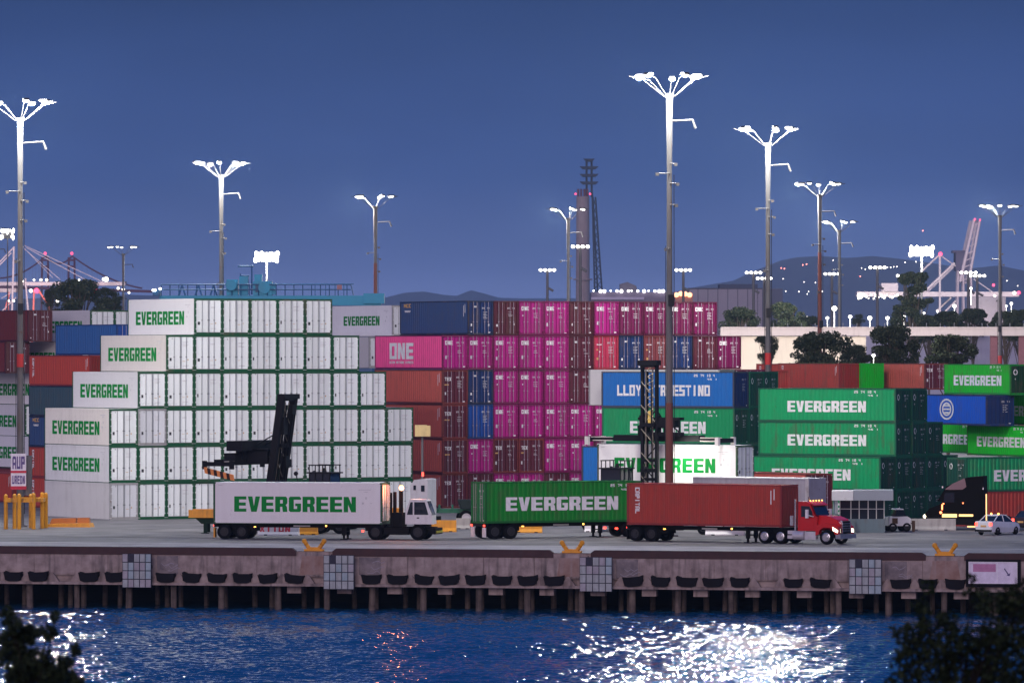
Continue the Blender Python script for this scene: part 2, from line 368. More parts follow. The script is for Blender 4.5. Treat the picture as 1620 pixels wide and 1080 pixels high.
def make_container(kind, H, variant=0):
    vr = random.Random(variant * 77 + 5)
    k = KIND[kind]; x0, x1 = -CW / 2, CW / 2; y0, y1 = -CL / 2, CL / 2
    root = empty('shipping_container')
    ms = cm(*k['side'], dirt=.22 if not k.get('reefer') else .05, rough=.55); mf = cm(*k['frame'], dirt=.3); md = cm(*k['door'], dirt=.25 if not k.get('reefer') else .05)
    reef = k.get('reefer'); dry = not reef
    fr = MB(); p = .16
    yo = .0
    # end frames: posts and rails
    pw = .165 if reef else .13
    for (xa, xb) in ((x0, x0 + pw), (x1 - pw, x1)):
        fr.box(xa, xb, y0, y0 + .14, .17, H - .14); fr.box(xa, xb, y1 - .14, y1, .17, H - .14)
    for ya, yb in ((y0, y0 + .16), (y1 - .16, y1)):
        fr.box(x0 + .18, x1 - .18, ya + .004, yb, .0, .17 if dry else .22); fr.box(x0 + .18, x1 - .18, ya + .004, yb, H - .14, H - .004)
    if not reef:
        for xa, xb in ((x0 + .006, x0 + .10), (x1 - .10, x1 - .006)):
            fr.box(xa, xb, y0 + .18, y1 - .18, .02, .17); fr.box(xa, xb, y0 + .18, y1 - .18, H - .09, H - .006)
    if reef:
        for xa, xb in ((x0 + .012, x0 + .10), (x1 - .10, x1 - .012)): fr.box(xa, xb, y0 + .10, y1 - .10, .0, .049)
    for xa in (x0, x1 - .178):
        for ya in (y0 - .003, y1 - .175):
            for za, zb in ((0, .12), (H - .12, H)):
                fr.box(xa, xa + .178, ya, ya + .178, za, zb)
    fr.build('frame', mf, root)
    # body: side walls, roof, far end
    b = MB(); b.recalc = False
    if dry:
        n = 34; pit = (CL - .3) / n; dep = .04
        for sgn in (-1, 1):
            xo = sgn * (CW / 2 - .012); xi = sgn * (CW / 2 - .012 - dep)
            pts = [(xo, y0 + .15)]
            for i in range(n):
                ya = y0 + .15 + i * pit
                pts += [(xo, ya + pit * .38), (xi, ya + pit * .50), (xi, ya + pit * .86), (xo, ya + pit * .98)]
            pts.append((xo, y1 - .15))
            vs = [(x, y, .14) for x, y in pts] + [(x, y, H - .08) for x, y in pts]; m = len(pts)
            b.add(vs, [((i, m + i, m + i + 1, i + 1) if sgn > 0 else (i, i + 1, m + i + 1, m + i)) for i in range(m - 1)])
            # plain marking panel bands top and bottom are the rails of the frame
        b.box(x0 + .06, x1 - .06, y0 + .12, y1 - .12, H - .08, H - .045)
        b.box(x0 + .10, x1 - .10, y0 + .14, y1 - .14, .12, .16)
        b.box(x0 + .13, x1 - .13, y1 - .08, y1 - .05, .14, H - .10)
        xs = CW / 2 - .012 + .006
    else:
        b.box(x0 + .01, x1 - .01, y0 + .06, y1 - .10, .05, H - .03)
        b.mat = 0
        xs = CW / 2 - .01 + .006
        b.box(x0, x1, y0 + .18, y1 - .18, .05, .20); b.box(x0, x1, y0 + .18, y1 - .18, H - .16, H - .01)
        xs = CW / 2 + .006
    b.mat = 1
    for sgn in (-1, 1):
        u = Vector((0, -1, 0)) if sgn < 0 else Vector((0, 1, 0))
        def at(a, z): # a: 0..1 from the viewer's left
            return (sgn * xs, (y1 - a * CL) if sgn < 0 else (y0 + a * CL), z)
        t = k.get('text')
        if t == '@':
            c = Vector(at(.40, H * .52))
            for r in (.55, .85):
                seg = 20
                for i in range(seg):
                    a0 = 2 * math.pi * i / seg; a1 = 2 * math.pi * (i + 1) / seg
                    q = [c + u * (rr * 1.55 * math.cos(a)) + Vector((0, 0, rr * math.sin(a))) for rr, a in ((r, a0), (r, a1), (r - .14, a1), (r - .14, a0))]
                    b.add(q, [(0, 1, 2, 3)])
            off = Vector((sgn * .006, 0, 0))
            for dz in (-.28, .0, .28):
                q = [c + off + u * (a * 1.1) + Vector((0, 0, dz + e)) for a, e in ((-.6, -.07), (.6, -.07), (.6, .07), (-.6, .07))]
                b.add(q, [(0, 1, 2, 3)])
        elif t and k.get('small'):
            b.mat = 2; text(b, 'MCC', at(.06, H * .82), u, (0, 0, 1), 1.3, .32); b.mat = 1
            text(b, 'TRANSPORT', at(.07, H * .68), u, (0, 0, 1), 1.1, .16)
        elif t == 'ONE':
            text(b, 'ONE', at(.22, H * .30), u, (0, 0, 1), 4.3, H * .48, .5)
            text(b, 'OCEAN NETWORK EXPRESS', at(.22, H * .17), u, (0, 0, 1), 4.3, H * .07, .9)
        elif t:
            ts = k.get('tsize', 1); wd = CL * (.72 if reef else (.57 if kind in ('green',) else (.79 if t[0] == 'L' else .72))) * (ts if t[0] != 'L' else 1)
            a0 = {'reefer': .125, 'reefercream': .125, 'green': .215, 'brightgreen': .15, 'truckgreen': .13, 'lloyd': .12, 'reefersmall': .2}.get(kind, .14)
            if kind == 'lloyd': wd = CL * .70
            hh = H * (.37 if reef else .33) * ts
            text(b, t, at(a0, H * (.66 if reef else .63) - hh), u, (0, 0, 1), wd, hh)
        # small markings near the right end of the viewer's side
        if k.get('vert') or kind in ('tex', 'red', 'navy', 'teal'):
            for j in range(2):
                z1_ = H * .9 - j * .1
                yv = at(.955 - j * .02, 0)[1]; hgt = H * (.33 if j else .26)
                b.add([(sgn * xs, yv, z1_ - hgt), (sgn * xs, yv + .07, z1_ - hgt), (sgn * xs, yv + .07, z1_), (sgn * xs, yv, z1_)], [(0, 1, 2, 3)])
        if kind in ('green', 'lloyd', 'brightgreen', 'truckgreen'):
            text(b, '25 74 10 4', at(.70 if kind != 'truckgreen' else .80, H * .86), u, (0, 0, 1), 1.9, .20, 1.2)
            text(b, '45 1', at(.80 if kind != 'truckgreen' else .87, H * .77), u, (0, 0, 1), .9, .13, 1.2)
        if k.get('vert'):
            # lettering set running down the viewer's left end
            tb = MB(); ww = 1.5
            s_ = 'CAPITAL'
            o_ = Vector(at(.055, H * .90))
            text(b, s_, o_, (0, 0, -1), u, H * .62, .36)
        if reef:
            b.mat = 3
            for (aa, zz, ww, hh2) in ((.90, .60, .12, .16), (.88, .48, .16, .14), (.93, .50, .1, .06), (.86, .82, .9, .05), (.89, .77, .3, .05), (.03, .92, .3, .05)):
                c0 = Vector(at(aa, H * zz)); b.add([c0, c0 + u * ww, c0 + u * ww + Vector((0, 0, hh2)), c0 + Vector((0, 0, hh2))], [(0, 1, 2, 3)])
            b.mat = 1
        else:
            b.mat = 1
    b.build('body', [ms, k['tc'], M_txt_o, M_pale], root)
    # door end at -y
    if k.get('nodoor'):
        e = MB(); e.recalc = False
        n = 9; pit = (CW - .26) / n; pts = [(x0 + .13, y0 + .03)]
        for i in range(n):
            xa = x0 + .13 + i * pit
            pts += [(xa + pit * .3, y0 + .03), (xa + pit * .42, y0 + .08), (xa + pit * .85, y0 + .08), (xa + pit * .97, y0 + .03)]
        pts.append((x1 - .13, y0 + .03)); m = len(pts)
        e.add([(x, y, .16) for x, y in pts] + [(x, y, H - .13) for x, y in pts], [(i, i + 1, m + i + 1, m + i) for i in range(m - 1)])
        e.build('end_wall', md, root)
    else:
        for sgn in (-1, 1):
            d = MB(); xa, xb = (x0 + pw + .005, -.012) if sgn < 0 else (.012, x1 - pw - .005)
            zb, zt = (.18, H - .15) if dry else (.24, H - .15)
            yd = y0 + .035
            if dry:
                wv = xb - xa
                for i in range(3):
                    d.box(xa + wv * (i / 3), xa + wv * ((i + .72) / 3), yd, yd + .05, zb, zt)
                d.box(xa, xb, yd + .03, yd + .06, zb + .001, zt - .001)
            else:
                d.box(xa, xb, yd, yd + .05, zb, zt)
            yt = yd - .006
            def mark(cx, cz, ww, hh, mt):
                if variant:
                    if vr.random() < .22: return
                    cx += vr.uniform(-.05, .05); cz += vr.uniform(-.09, .09); ww *= vr.uniform(.6, 1.25); hh *= vr.uniform(.7, 1.2)
                d.mat = mt; d.add([(cx, yt, cz), (cx + ww, yt, cz), (cx + ww, yt, cz + hh), (cx, yt, cz + hh)], [(0, 1, 2, 3)]); d.mat = 0
            if reef:
                if sgn < 0: mark(xa + .10, zb + .62, .17, .24, 2); mark(xa + .30, zt - .16, .05, .07, 2)
                else:
                    mark(xa + .60, zb + .66, .09, .10, 3); mark(xa + .16, zb + .58, .24, .03, 3)
                    for q in range(4): mark(xa + .18, zt - .42 - q * .11, .50 - .08 * (q % 2), .035, 4)
                    mark(xa + .2, zb + .22, .5, .05, 4)
                for q in range(3 if sgn < 0 else 2): mark(xa + .15 + q * .25, zb + .14, .16, .035, 4)
            else:
                mt = 1
                if sgn < 0:
                    if k.get('dt') == 'ONE':
                        d.mat = 1; text(d, 'ONE', (xa + .12, yt, H * .72), (1, 0, 0), (0, 0, 1), .72, .34); d.mat = 0
                        mark(xa + .18, H * .57, .10, .10, 1); mark(xa + .12, H * .28, .15, .26, 4)
                    elif k.get('dt') == 'TEX':
                        d.mat = 1; text(d, 'TEX', (xa + .10, yt, H * .68), (1, 0, 0), (0, 0, 1), .62, .30); d.mat = 0
                        mark(xa + .08, H * .55, .42, .10, 3); mark(xa + .1, H * .27, .13, .24, 4)
                    elif k.get('deco') == 1:
                        mark(xa + .12, H * .56, .16, .12, 3); mark(xa + .14, H * .28, .2, .2, 3); mark(xa + .4, H * .5, .1, .12, 1)
                        mark(xa + .15, H * .72, .5, .07, 1)
                    elif k.get('deco') == 2:
                        mark(xa + .12, H * .26, .14, .2, 1); mark(xa + .45, H * .80, .25, .14, 4); mark(xa + .12, H * .08, .12, .08, 1)
                    if k.get('ring'):
                        d.mat = 1; cx, cz = xa + .35, H * .74
                        for i in range(12):
                            a0 = 2 * math.pi * i / 12; a1 = 2 * math.pi * (i + 1) / 12
                            d.add([(cx + r_ * math.cos(a) * .8, yt, cz + r_ * math.sin(a)) for r_, a in ((.24, a0), (.24, a1), (.15, a1), (.15, a0))], [(0, 1, 2, 3)])
                        d.mat = 0; mark(cx - .05, H * .5, .1, .1, 1)
                else:
                    d.mat = 4; text(d, '25 74', (xa + .12, yt, H * .76), (1, 0, 0), (0, 0, 1), .72, .13, 1.0); d.mat = 0
                    for q in range(5): mark(xa + .22, H * .66 - q * .13, .42 - .1 * (q % 2), .04, 4)
                    mark(xa + .75, H * .06, .18, .08, 1)
                    if k.get('deco') == 2: mark(xa + .7, H * .26, .13, .18, 1)
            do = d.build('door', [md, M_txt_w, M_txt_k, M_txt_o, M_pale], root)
            # locking rods and hinges
            r = MB()
            yr = y0 - .012
            for fx in (.34, .66):
                xx = xa + (xb - xa) * (fx if dry else (.46 if fx < .5 else 1.0))
                if not dry and fx > .5: xx = xb - .03 if sgn < 0 else xa + .03
                r.bar((xx, yr, zb - .06), (xx, yr, zt + .05), .019 if dry else .018, 5)
                r.box(xx - .05, xx + .05, yr - .02, yr + .03, zb + .9, zb + .97)
            r.build('lock_rod', (M_rod_l if k.get('rod', 1) else md) if dry else M_rod_w, do)
            h = MB(); hx = x0 + pw if sgn < 0 else x1 - pw; h.box(hx - .015, hx + .015, y0 - .008, y0 + .012, zb + .15, zt - .1)
            for q in range(5 if reef else 4):
                z = zb + .22 + q * (zt - zb - .4) / (4 if reef else 3)
                h.box(hx - .09, hx + .07, y0 - .02, y0 + .02, z, z + .06)
            h.build('hinge', md, do)
    return root
def container(kind, H, cx_px, D, phi, z, label, k=0, group=None, pitch=2.46, corner='left', name=None):
    """corner: the vertical edge nearest the camera; 'left' = between the -x side and the -y end"""
    variant = VR.choice([0, 1, 2, 3]) if kind in ('reefer', 'one', 'oned', 'maroon', 'tex', 'green') else 0
    key = (kind, round(H, 2), variant)
    if key not in PROTO:
        PROTO[key] = make_container(kind, H, variant); r = PROTO[key]
    else: r = copy_tree(PROTO[key])
    a = R(phi); ux = Vector((math.cos(a), math.sin(a), 0)); uy = Vector((-math.sin(a), math.cos(a), 0))
    c0 = Vector((X(cx_px, D), D, 0)) + ux * (k * pitch)
    loc = c0 + ux * (CW / 2 if corner == 'left' else -CW / 2) + uy * (CL / 2)
    loc += uy * VR.uniform(-.05, .05) + ux * VR.uniform(-.008, .008)
    r.location = (loc.x, loc.y, z); r.rotation_euler = (0, 0, a + R(VR.uniform(-.10, .10)))
    tag(r, label, 'shipping container', group)
    return r
# ------------------------------------------------------------------ ground, quay, water, hills
QA = R(12.2)
qx = Vector((math.cos(QA), -math.sin(QA), 0)); qy = Vector((math.sin(QA), math.cos(QA), 0))
Q0 = Vector((0, 371.3, 0))          # quay edge below the camera axis
QROT = -QA
WZ = -3.85
def Q(px, off=0.0, z=0.0):
    """point on the quay line at photo column px, off metres inland"""
    t = (px - 810) / F
    # Q0 + s*qx + off*qy with X/Y = t
    s = (t * (Q0.y + off * qy.y) - off * qy.x) / (qx.x - t * qx.y)
    p = Q0 + qx * s + qy * off; p.z = z; return p, s

# deck of the terminal: one sheet to the horizon
def ground_material():
    m, t, b = newmat('yard_asphalt'); n = t.nodes; l = t.links
    co = n.new('ShaderNodeTexCoord')
    mp = n.new('ShaderNodeMapping'); mp.inputs['Rotation'].default_value = (0, 0, QA); l.new(co.outputs['Object'], mp.inputs[0])
    sp = n.new('ShaderNodeSeparateXYZ'); l.new(mp.outputs[0], sp.inputs[0])
    n1 = n.new('ShaderNodeTexNoise'); n1.inputs['Scale'].default_value = .35; n1.inputs['Detail'].default_value = 8; l.new(co.outputs['Object'], n1.inputs['Vector'])
    mp2 = n.new('ShaderNodeMapping'); mp2.inputs['Scale'].default_value = (.06, 1.3, 1); l.new(mp.outputs[0], mp2.inputs[0])
    n2 = n.new('ShaderNodeTexNoise'); n2.inputs['Scale'].default_value = 1; n2.inputs['Detail'].default_value = 5; l.new(mp2.outputs[0], n2.inputs['Vector'])
    ad = n.new('ShaderNodeMath'); ad.operation = 'ADD'; l.new(n1.outputs[0], ad.inputs[0]); l.new(n2.outputs[0], ad.inputs[1])
    rr = n.new('ShaderNodeMapRange'); rr.inputs['From Min'].default_value = .7; rr.inputs['From Max'].default_value = 1.3; l.new(ad.outputs[0], rr.inputs['Value'])
    mix = n.new('ShaderNodeMix'); mix.data_type = 'RGBA'; l.new(rr.outputs[0], mix.inputs['Factor'])
    mix.inputs['A'].default_value = (.075, .072, .075, 1); mix.inputs['B'].default_value = (.24, .225, .235, 1)
    l.new(mix.outputs['Result'], b.inputs['Base Color']); b.inputs['Roughness'].default_value = .75
    return m
def concrete(name, a, c, sc=.5, rough=.8, dark=(.05, .04, .04), dk=.35, streak=True):
    m, t, b = newmat(name); n = t.nodes; l = t.links
    co = n.new('ShaderNodeTexCoord')
    n1 = n.new('ShaderNodeTexNoise'); n1.inputs['Scale'].default_value = sc; n1.inputs['Detail'].default_value = 9; n1.inputs['Roughness'].default_value = .6
    l.new(co.outputs['Object'], n1.inputs['Vector'])
    mp = n.new('ShaderNodeMapping'); mp.inputs['Scale'].default_value = (2.5, 2.5, .25) if streak else (.1, 1.5, 1); l.new(co.outputs['Object'], mp.inputs[0])
    n2 = n.new('ShaderNodeTexNoise'); n2.inputs['Scale'].default_value = 1; n2.inputs['Detail'].default_value = 6; l.new(mp.outputs[0], n2.inputs['Vector'])
    r1 = n.new('ShaderNodeMapRange'); r1.inputs['From Min'].default_value = .3; r1.inputs['From Max'].default_value = .7; l.new(n1.outputs[0], r1.inputs['Value'])
    r2 = n.new('ShaderNodeMapRange'); r2.inputs['From Min'].default_value = .52; r2.inputs['From Max'].default_value = .75; r2.inputs['To Max'].default_value = dk; l.new(n2.outputs[0], r2.inputs['Value'])
    mix = n.new('ShaderNodeMix'); mix.data_type = 'RGBA'; l.new(r1.outputs[0], mix.inputs['Factor']); mix.inputs['A'].default_value = (*a, 1); mix.inputs['B'].default_value = (*c, 1)
    mix2 = n.new('ShaderNodeMix'); mix2.data_type = 'RGBA'; l.new(r2.outputs[0], mix2.inputs['Factor']); l.new(mix.outputs['Result'], mix2.inputs['A']); mix2.inputs['B'].default_value = (*dark, 1)
    l.new(mix2.outputs['Result'], b.inputs['Base Color']); b.inputs['Roughness'].default_value = rough
    bp = n.new('ShaderNodeBump'); bp.inputs['Strength'].default_value = .3; bp.inputs['Distance'].default_value = .05
    l.new(n1.outputs[0], bp.inputs['Height']); l.new(bp.outputs[0], b.inputs['Normal'])
    return m
g = MB(); a_ = Q0 - qx * 4000; b_ = Q0 + qx * 4000
g.add([a_, b_, b_ + qy * 9000, a_ + qy * 9000], [(0, 1, 2, 3)])
struct(g.build('ground', ground_material()), 'dark asphalt container yard behind the quay')
# concrete apron strip along the edge
ap = MB(); o_ = Vector((0, 0, .004))
ap.add([Q0 - qx * 300 + o_, Q0 + qx * 300 + o_, Q0 + qx * 300 + qy * 14.5 + o_, Q0 - qx * 300 + qy * 14.5 + o_], [(0, 1, 2, 3)])
M_conc_apron = concrete('apron_concrete', (.25, .235, .25), (.42, .395, .41), .45, .7, dk=.85, streak=False)
struct(ap.build('pavement', M_conc_apron), 'pale concrete apron along the quay edge')
rl = MB(); rl.mat = 0
for off in (3.2, 14.5 + 9.5):
    for e in (0, .12):
        rl.add([Q0 - qx * 300 + qy * (off + e) + o_ * 2, Q0 + qx * 300 + qy * (off + e) + o_ * 2, Q0 + qx * 300 + qy * (off + e + .06) + o_ * 2, Q0 - qx * 300 + qy * (off + e + .06) + o_ * 2], [(0, 1, 2, 3)])
tag(rl.build('crane_rail', plain('rail_steel', (.04, .035, .035), .5)), 'pair of thin dark crane rails set in the apron concrete', 'crane rail')
lm = MB()
for s_ in range(-70, 70, 6):
    lm.add([Q0 + qx * s_ + qy * 16.4 + o_, Q0 + qx * (s_ + 3) + qy * 16.4 + o_, Q0 + qx * (s_ + 3) + qy * 16.55 + o_, Q0 + qx * s_ + qy * 16.55 + o_], [(0, 1, 2, 3)])
lm.add([Q0 - qx * 70 + qy * 40 + o_, Q0 + qx * 70 + qy * 40 + o_, Q0 + qx * 70 + qy * 40.2 + o_, Q0 - qx * 70 + qy * 40.2 + o_], [(0, 1, 2, 3)])
struct(lm.build('road_markings', paint('worn_lane_paint', (.30, .28, .22), dirt=.6, scale=3)), 'worn pale lane lines on the yard asphalt')
tm = MB(); rt = random.Random(21)
for q in range(26):
    off = rt.uniform(4, 30); s_ = rt.uniform(-60, 40); ln = rt.uniform(8, 35); dv = rt.uniform(-1.2, 1.2); wd_ = rt.uniform(.16, .34)
    zt_ = Vector((0, 0, .010 + q * .0006)); n_ = 10
    for e_ in (0, 1.9):
        pts_ = [(s_ + ln * i / n_, off + e_ + dv * (i / n_) ** 2) for i in range(n_ + 1)]
        tm.add([Q0 + qx * p0 + qy * (p1 + w_) + zt_ for p0, p1 in pts_ for w_ in (0, wd_)], [(2 * i, 2 * i + 2, 2 * i + 3, 2 * i + 1) for i in range(n_)])
to = tm.build('tyre_marks', concrete('tyre_mark', (.10, .095, .10), (.16, .15, .16), 1.2, .8, dk=.3, streak=False)); to['kind'] = 'stuff'; to['label'] = 'dark tyre marks along the quay road'
# dark riprap bank under the deck
rb = MB(); z4 = Vector((0, 0, WZ - 2)); z3 = Vector((0, 0, -.9))
rb.add([Q0 - qx * 400 + qy * 9 + z4, Q0 + qx * 400 + qy * 9 + z4, Q0 + qx * 400 + qy * 16 + z3, Q0 - qx * 400 + qy * 16 + z3], [(0, 1, 2, 3)])
struct(rb.build('terrain', plain('wet_rock', (.02, .018, .018), .9)), 'dark rock slope under the quay deck')

# water with wind ripples
def water_material():
    m, t, b = newmat('harbour_water'); n = t.nodes; l = t.links
    b.inputs['Base Color'].default_value = (.005, .085, .20, 1); b.inputs['Roughness'].default_value = .07
    b.inputs['IOR'].default_value = 1.33; b.inputs['Specular IOR Level'].default_value = .5
    co = n.new('ShaderNodeTexCoord')
    def noise(sx, sy, sc, det, rough=.55):
        mp = n.new('ShaderNodeMapping'); mp.inputs['Scale'].default_value = (sx, sy, 1); mp.inputs['Rotation'].default_value = (0, 0, R(6)); l.new(co.outputs['Object'], mp.inputs[0])
        q = n.new('ShaderNodeTexNoise'); q.inputs['Scale'].default_value = sc; q.inputs['Detail'].default_value = det; q.inputs['Roughness'].default_value = rough
        l.new(mp.outputs[0], q.inputs['Vector']); return q
    fine = noise(5.0, 2.6, 1.0, 1.0, .5); mid = noise(1.5, .62, 1.0, 1.5, .45); big = noise(.10, .035, 1.0, 3)
    bp1 = n.new('ShaderNodeBump'); bp1.inputs['Distance'].default_value = WAVE_FINE; bp1.inputs['Strength'].default_value = 1; l.new(fine.outputs[0], bp1.inputs['Height'])
    bp2 = n.new('ShaderNodeBump'); bp2.inputs['Distance'].default_value = WAVE_MID; bp2.inputs['Strength'].default_value = 1; l.new(mid.outputs[0], bp2.inputs['Height']); l.new(bp1.outputs[0], bp2.inputs['Normal'])
    bp3 = n.new('ShaderNodeBump'); bp3.inputs['Distance'].default_value = .05; bp3.inputs['Strength'].default_value = 1; l.new(big.outputs[0], bp3.inputs['Height']); l.new(bp2.outputs[0], bp3.inputs['Normal'])
    l.new(bp3.outputs[0], b.inputs['Normal'])
    return m
WAVE_FINE = .010; WAVE_MID = .02
import numpy as np
def waves():
    rs_ = np.random.RandomState(11)
    y = np.concatenate([np.linspace(262, 288, 40, endpoint=False), np.linspace(288, 376, 640), np.linspace(377, 398, 30)]); t = np.linspace(-.104, .104, 760)
    Y, T = np.meshgrid(y, t, indexing='ij'); Xg = T * Y; H = np.zeros_like(Y); n = 110
    for i in range(n):
        lam = .30 * (2.6 / .30) ** ((i / (n - 1.0)) ** 1.6); k = 2 * math.pi / lam; th = rs_.normal(0, .75) + math.pi / 2 + .25
        amp = SLOPE * math.sqrt(2.0 / n) / k * (1.15 if lam < 2.5 else .75)
        H += amp * np.sin(k * (math.cos(th) * Xg + math.sin(th) * Y) + rs_.uniform(0, 6.28))
    # gusts: calmer and rougher patches
    G_ = 1 + .28 * np.sin(Xg * .11 + Y * .05 + 1.3) * np.sin(Y * .13 - Xg * .03) + .15 * np.sin(Xg * .31 - Y * .21)
    H *= G_
    v = np.stack([Xg, Y, WZ + H], -1).reshape(-1, 3); ny, nx = Y.shape
    idx = np.arange(ny * nx).reshape(ny, nx)
    f = np.stack([idx[:-1, :-1], idx[:-1, 1:], idx[1:, 1:], idx[1:, :-1]], -1).reshape(-1, 4)
    me = bpy.data.meshes.new('water'); me.from_pydata(v.tolist(), [], f.tolist()); me.polygons.foreach_set('use_smooth', [True] * len(me.polygons))
    # calm water all round, a little lower
    o = bpy.data.objects.new('water', me); C.objects.link(o); return o
SLOPE = .165
wm = water_material()
o = waves(); o.data.materials.append(wm); struct(o, 'dark blue harbour water with wind ripples')
wt = MB(); k1 = Q0 + qy * 16
wt.add([(-3000, 60, WZ - .45), (3000, 60, WZ - .45), (3000, k1.y - 3000 * math.tan(QA), WZ - .45), (-3000, k1.y + 3000 * math.tan(QA), WZ - .45)], [(0, 1, 2, 3)])
struct(wt.build('water', wm), 'dark harbour water beyond the rippled reach')
# near shore that carries the camera and the foreground trees
ns = MB()
prof = [(-60, 9), (40, 8.2), (70, 6.6), (92, 3.5), (112, WZ - 1)]
for x0, x1 in ((-400, 400),):
    ns.add([(x, y, z) for y, z in prof for x in (x0, x1)], [(2 * i, 2 * i + 1, 2 * i + 3, 2 * i + 2) for i in range(len(prof) - 1)])
struct(ns.build('terrain', plain('bank_soil', (.03, .035, .02), .95)), 'dark near shore below the foreground trees')

# ------------------------------------------------------------------ quay wall
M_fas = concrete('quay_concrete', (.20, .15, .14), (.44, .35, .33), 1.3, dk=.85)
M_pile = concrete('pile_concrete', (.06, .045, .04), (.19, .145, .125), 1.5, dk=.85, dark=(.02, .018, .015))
M_curb = concrete('curb_timber', (.045, .02, .022), (.07, .03, .03), 1.2, dk=.5)
quay = empty('quay_wall', Q0, QROT)
tag(quay, 'long stained concrete quay wall on piles at the water edge', 'quay wall')
S0, S1 = -75, 75
BOLL = [497, 905, 1495]
bs = [Q(px)[1] for px in BOLL]
f_ = MB()
# fascia made of cast panels with joints
joints = [S0]; x = S0
random.seed(3)
while x < S1:
    x += random.choice([3.4, 5.1, 6.8, 3.4]); joints.append(x)
for a, c in zip(joints[:-1], joints[1:]):
    j = random.uniform(-.012, .012)
    f_.box(a + .018, c - .018, 0 + j, .5, -1.62, -.32)
f_.box(S0, S1, .06, .6, -1.7, -.02)
f_.build('fascia', M_fas, quay)
lg = MB()
lg.box(S0, S1, -.28, .7, -2.30, -2.12)      # lower ledge
lg.box(S0, S1, .25, .75, -2.12, -1.66)
# peaks between fenders
PIT = 1.75; nf = int((S1 - S0) / PIT)
for i in range(nf + 1):
    s = S0 + i * PIT
    lg.prism([(s - .48, -2.118), (s + .48, -2.118), (s + .25, -1.78), (s + .06, -1.52), (s - .06, -1.52), (s - .25, -1.78)], -.10, .20, 'y')
lg.build('ledge', M_fas, quay)
cb = MB()
seg = [S0] + sorted(sum([[b - 1.25, b + 1.25] for b in bs], [])) + [S1]
for i in range(0, len(seg), 2):
    a, c = seg[i], seg[i + 1]
    cb.prism([(a, -.30), (c, -.30), (c, .02), (c - .25, .20), (a + .25, .20), (a, .02)], -.06, .30, 'y')
cb.build('curb_rail', M_curb, quay)
bk = MB()
for i in range(int((S1 - S0) / 3.4)):
    s = S0 + 1.96 + i * 3.4
    if -17 < s: bk.box(s, s + .95, .35, 1.0, -2.78, -2.30)
bk.build('pile_cap', M_fas, quay)
rng = random.Random(5)
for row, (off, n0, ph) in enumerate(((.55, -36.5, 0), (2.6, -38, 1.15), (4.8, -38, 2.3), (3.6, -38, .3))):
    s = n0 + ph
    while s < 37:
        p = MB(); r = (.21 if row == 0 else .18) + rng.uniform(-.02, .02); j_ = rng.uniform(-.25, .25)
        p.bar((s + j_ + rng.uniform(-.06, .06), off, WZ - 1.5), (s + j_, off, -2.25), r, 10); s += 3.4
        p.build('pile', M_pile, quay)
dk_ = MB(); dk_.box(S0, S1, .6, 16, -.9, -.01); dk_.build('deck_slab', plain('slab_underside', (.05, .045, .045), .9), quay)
# rubber fenders
M_rub = plain('fender_rubber', (.010, .009, .012), .8)
panels = [(197, 245), (515, 565), (920, 972), (1346, 1397)]
def near_panel(px): return any(a - 12 < px < b + 12 for a, b in panels) or 1528 < px
proto = None; cnt = 0
for i in range(nf):
    s = S0 + (i + .5) * PIT
    p = Q0 + qx * s; px = 810 + p.x / p.y * F
    if px < -30 or px > 1650 or near_panel(px) or rng.random() < .05: continue
    if proto is None:
        m = MB()
        m.prism([(-.66, .52), (-.56, -.02), (-.3, -.12), (.3, -.12), (.56, -.02), (.66, .52), (.4, .47), (-.4, .47)], -.42, .16, 'y')
        m.prism([(-.70, .56), (-.62, .50), (-.35, .45), (-.35, .50), (-.6, .57)], -.02, .02, 'y')
        proto = m.build('rubber_fender', M_rub); o = proto
    else: o = proto.copy(); C.objects.link(o)
    o.location = (p.x, p.y, -2.10 + .1) ; o.rotation_euler = (0, R(rng.uniform(-7, 7)), QROT); o.location += Vector(qy) * -.0
    o.scale = (rng.uniform(.92, 1.06), 1, rng.uniform(.9, 1.05))
    tag(o, 'black rubber fender on the quay ledge, %s from the left' % ordw(cnt), 'fender', 'rubber fenders along the quay ledge'); cnt += 1
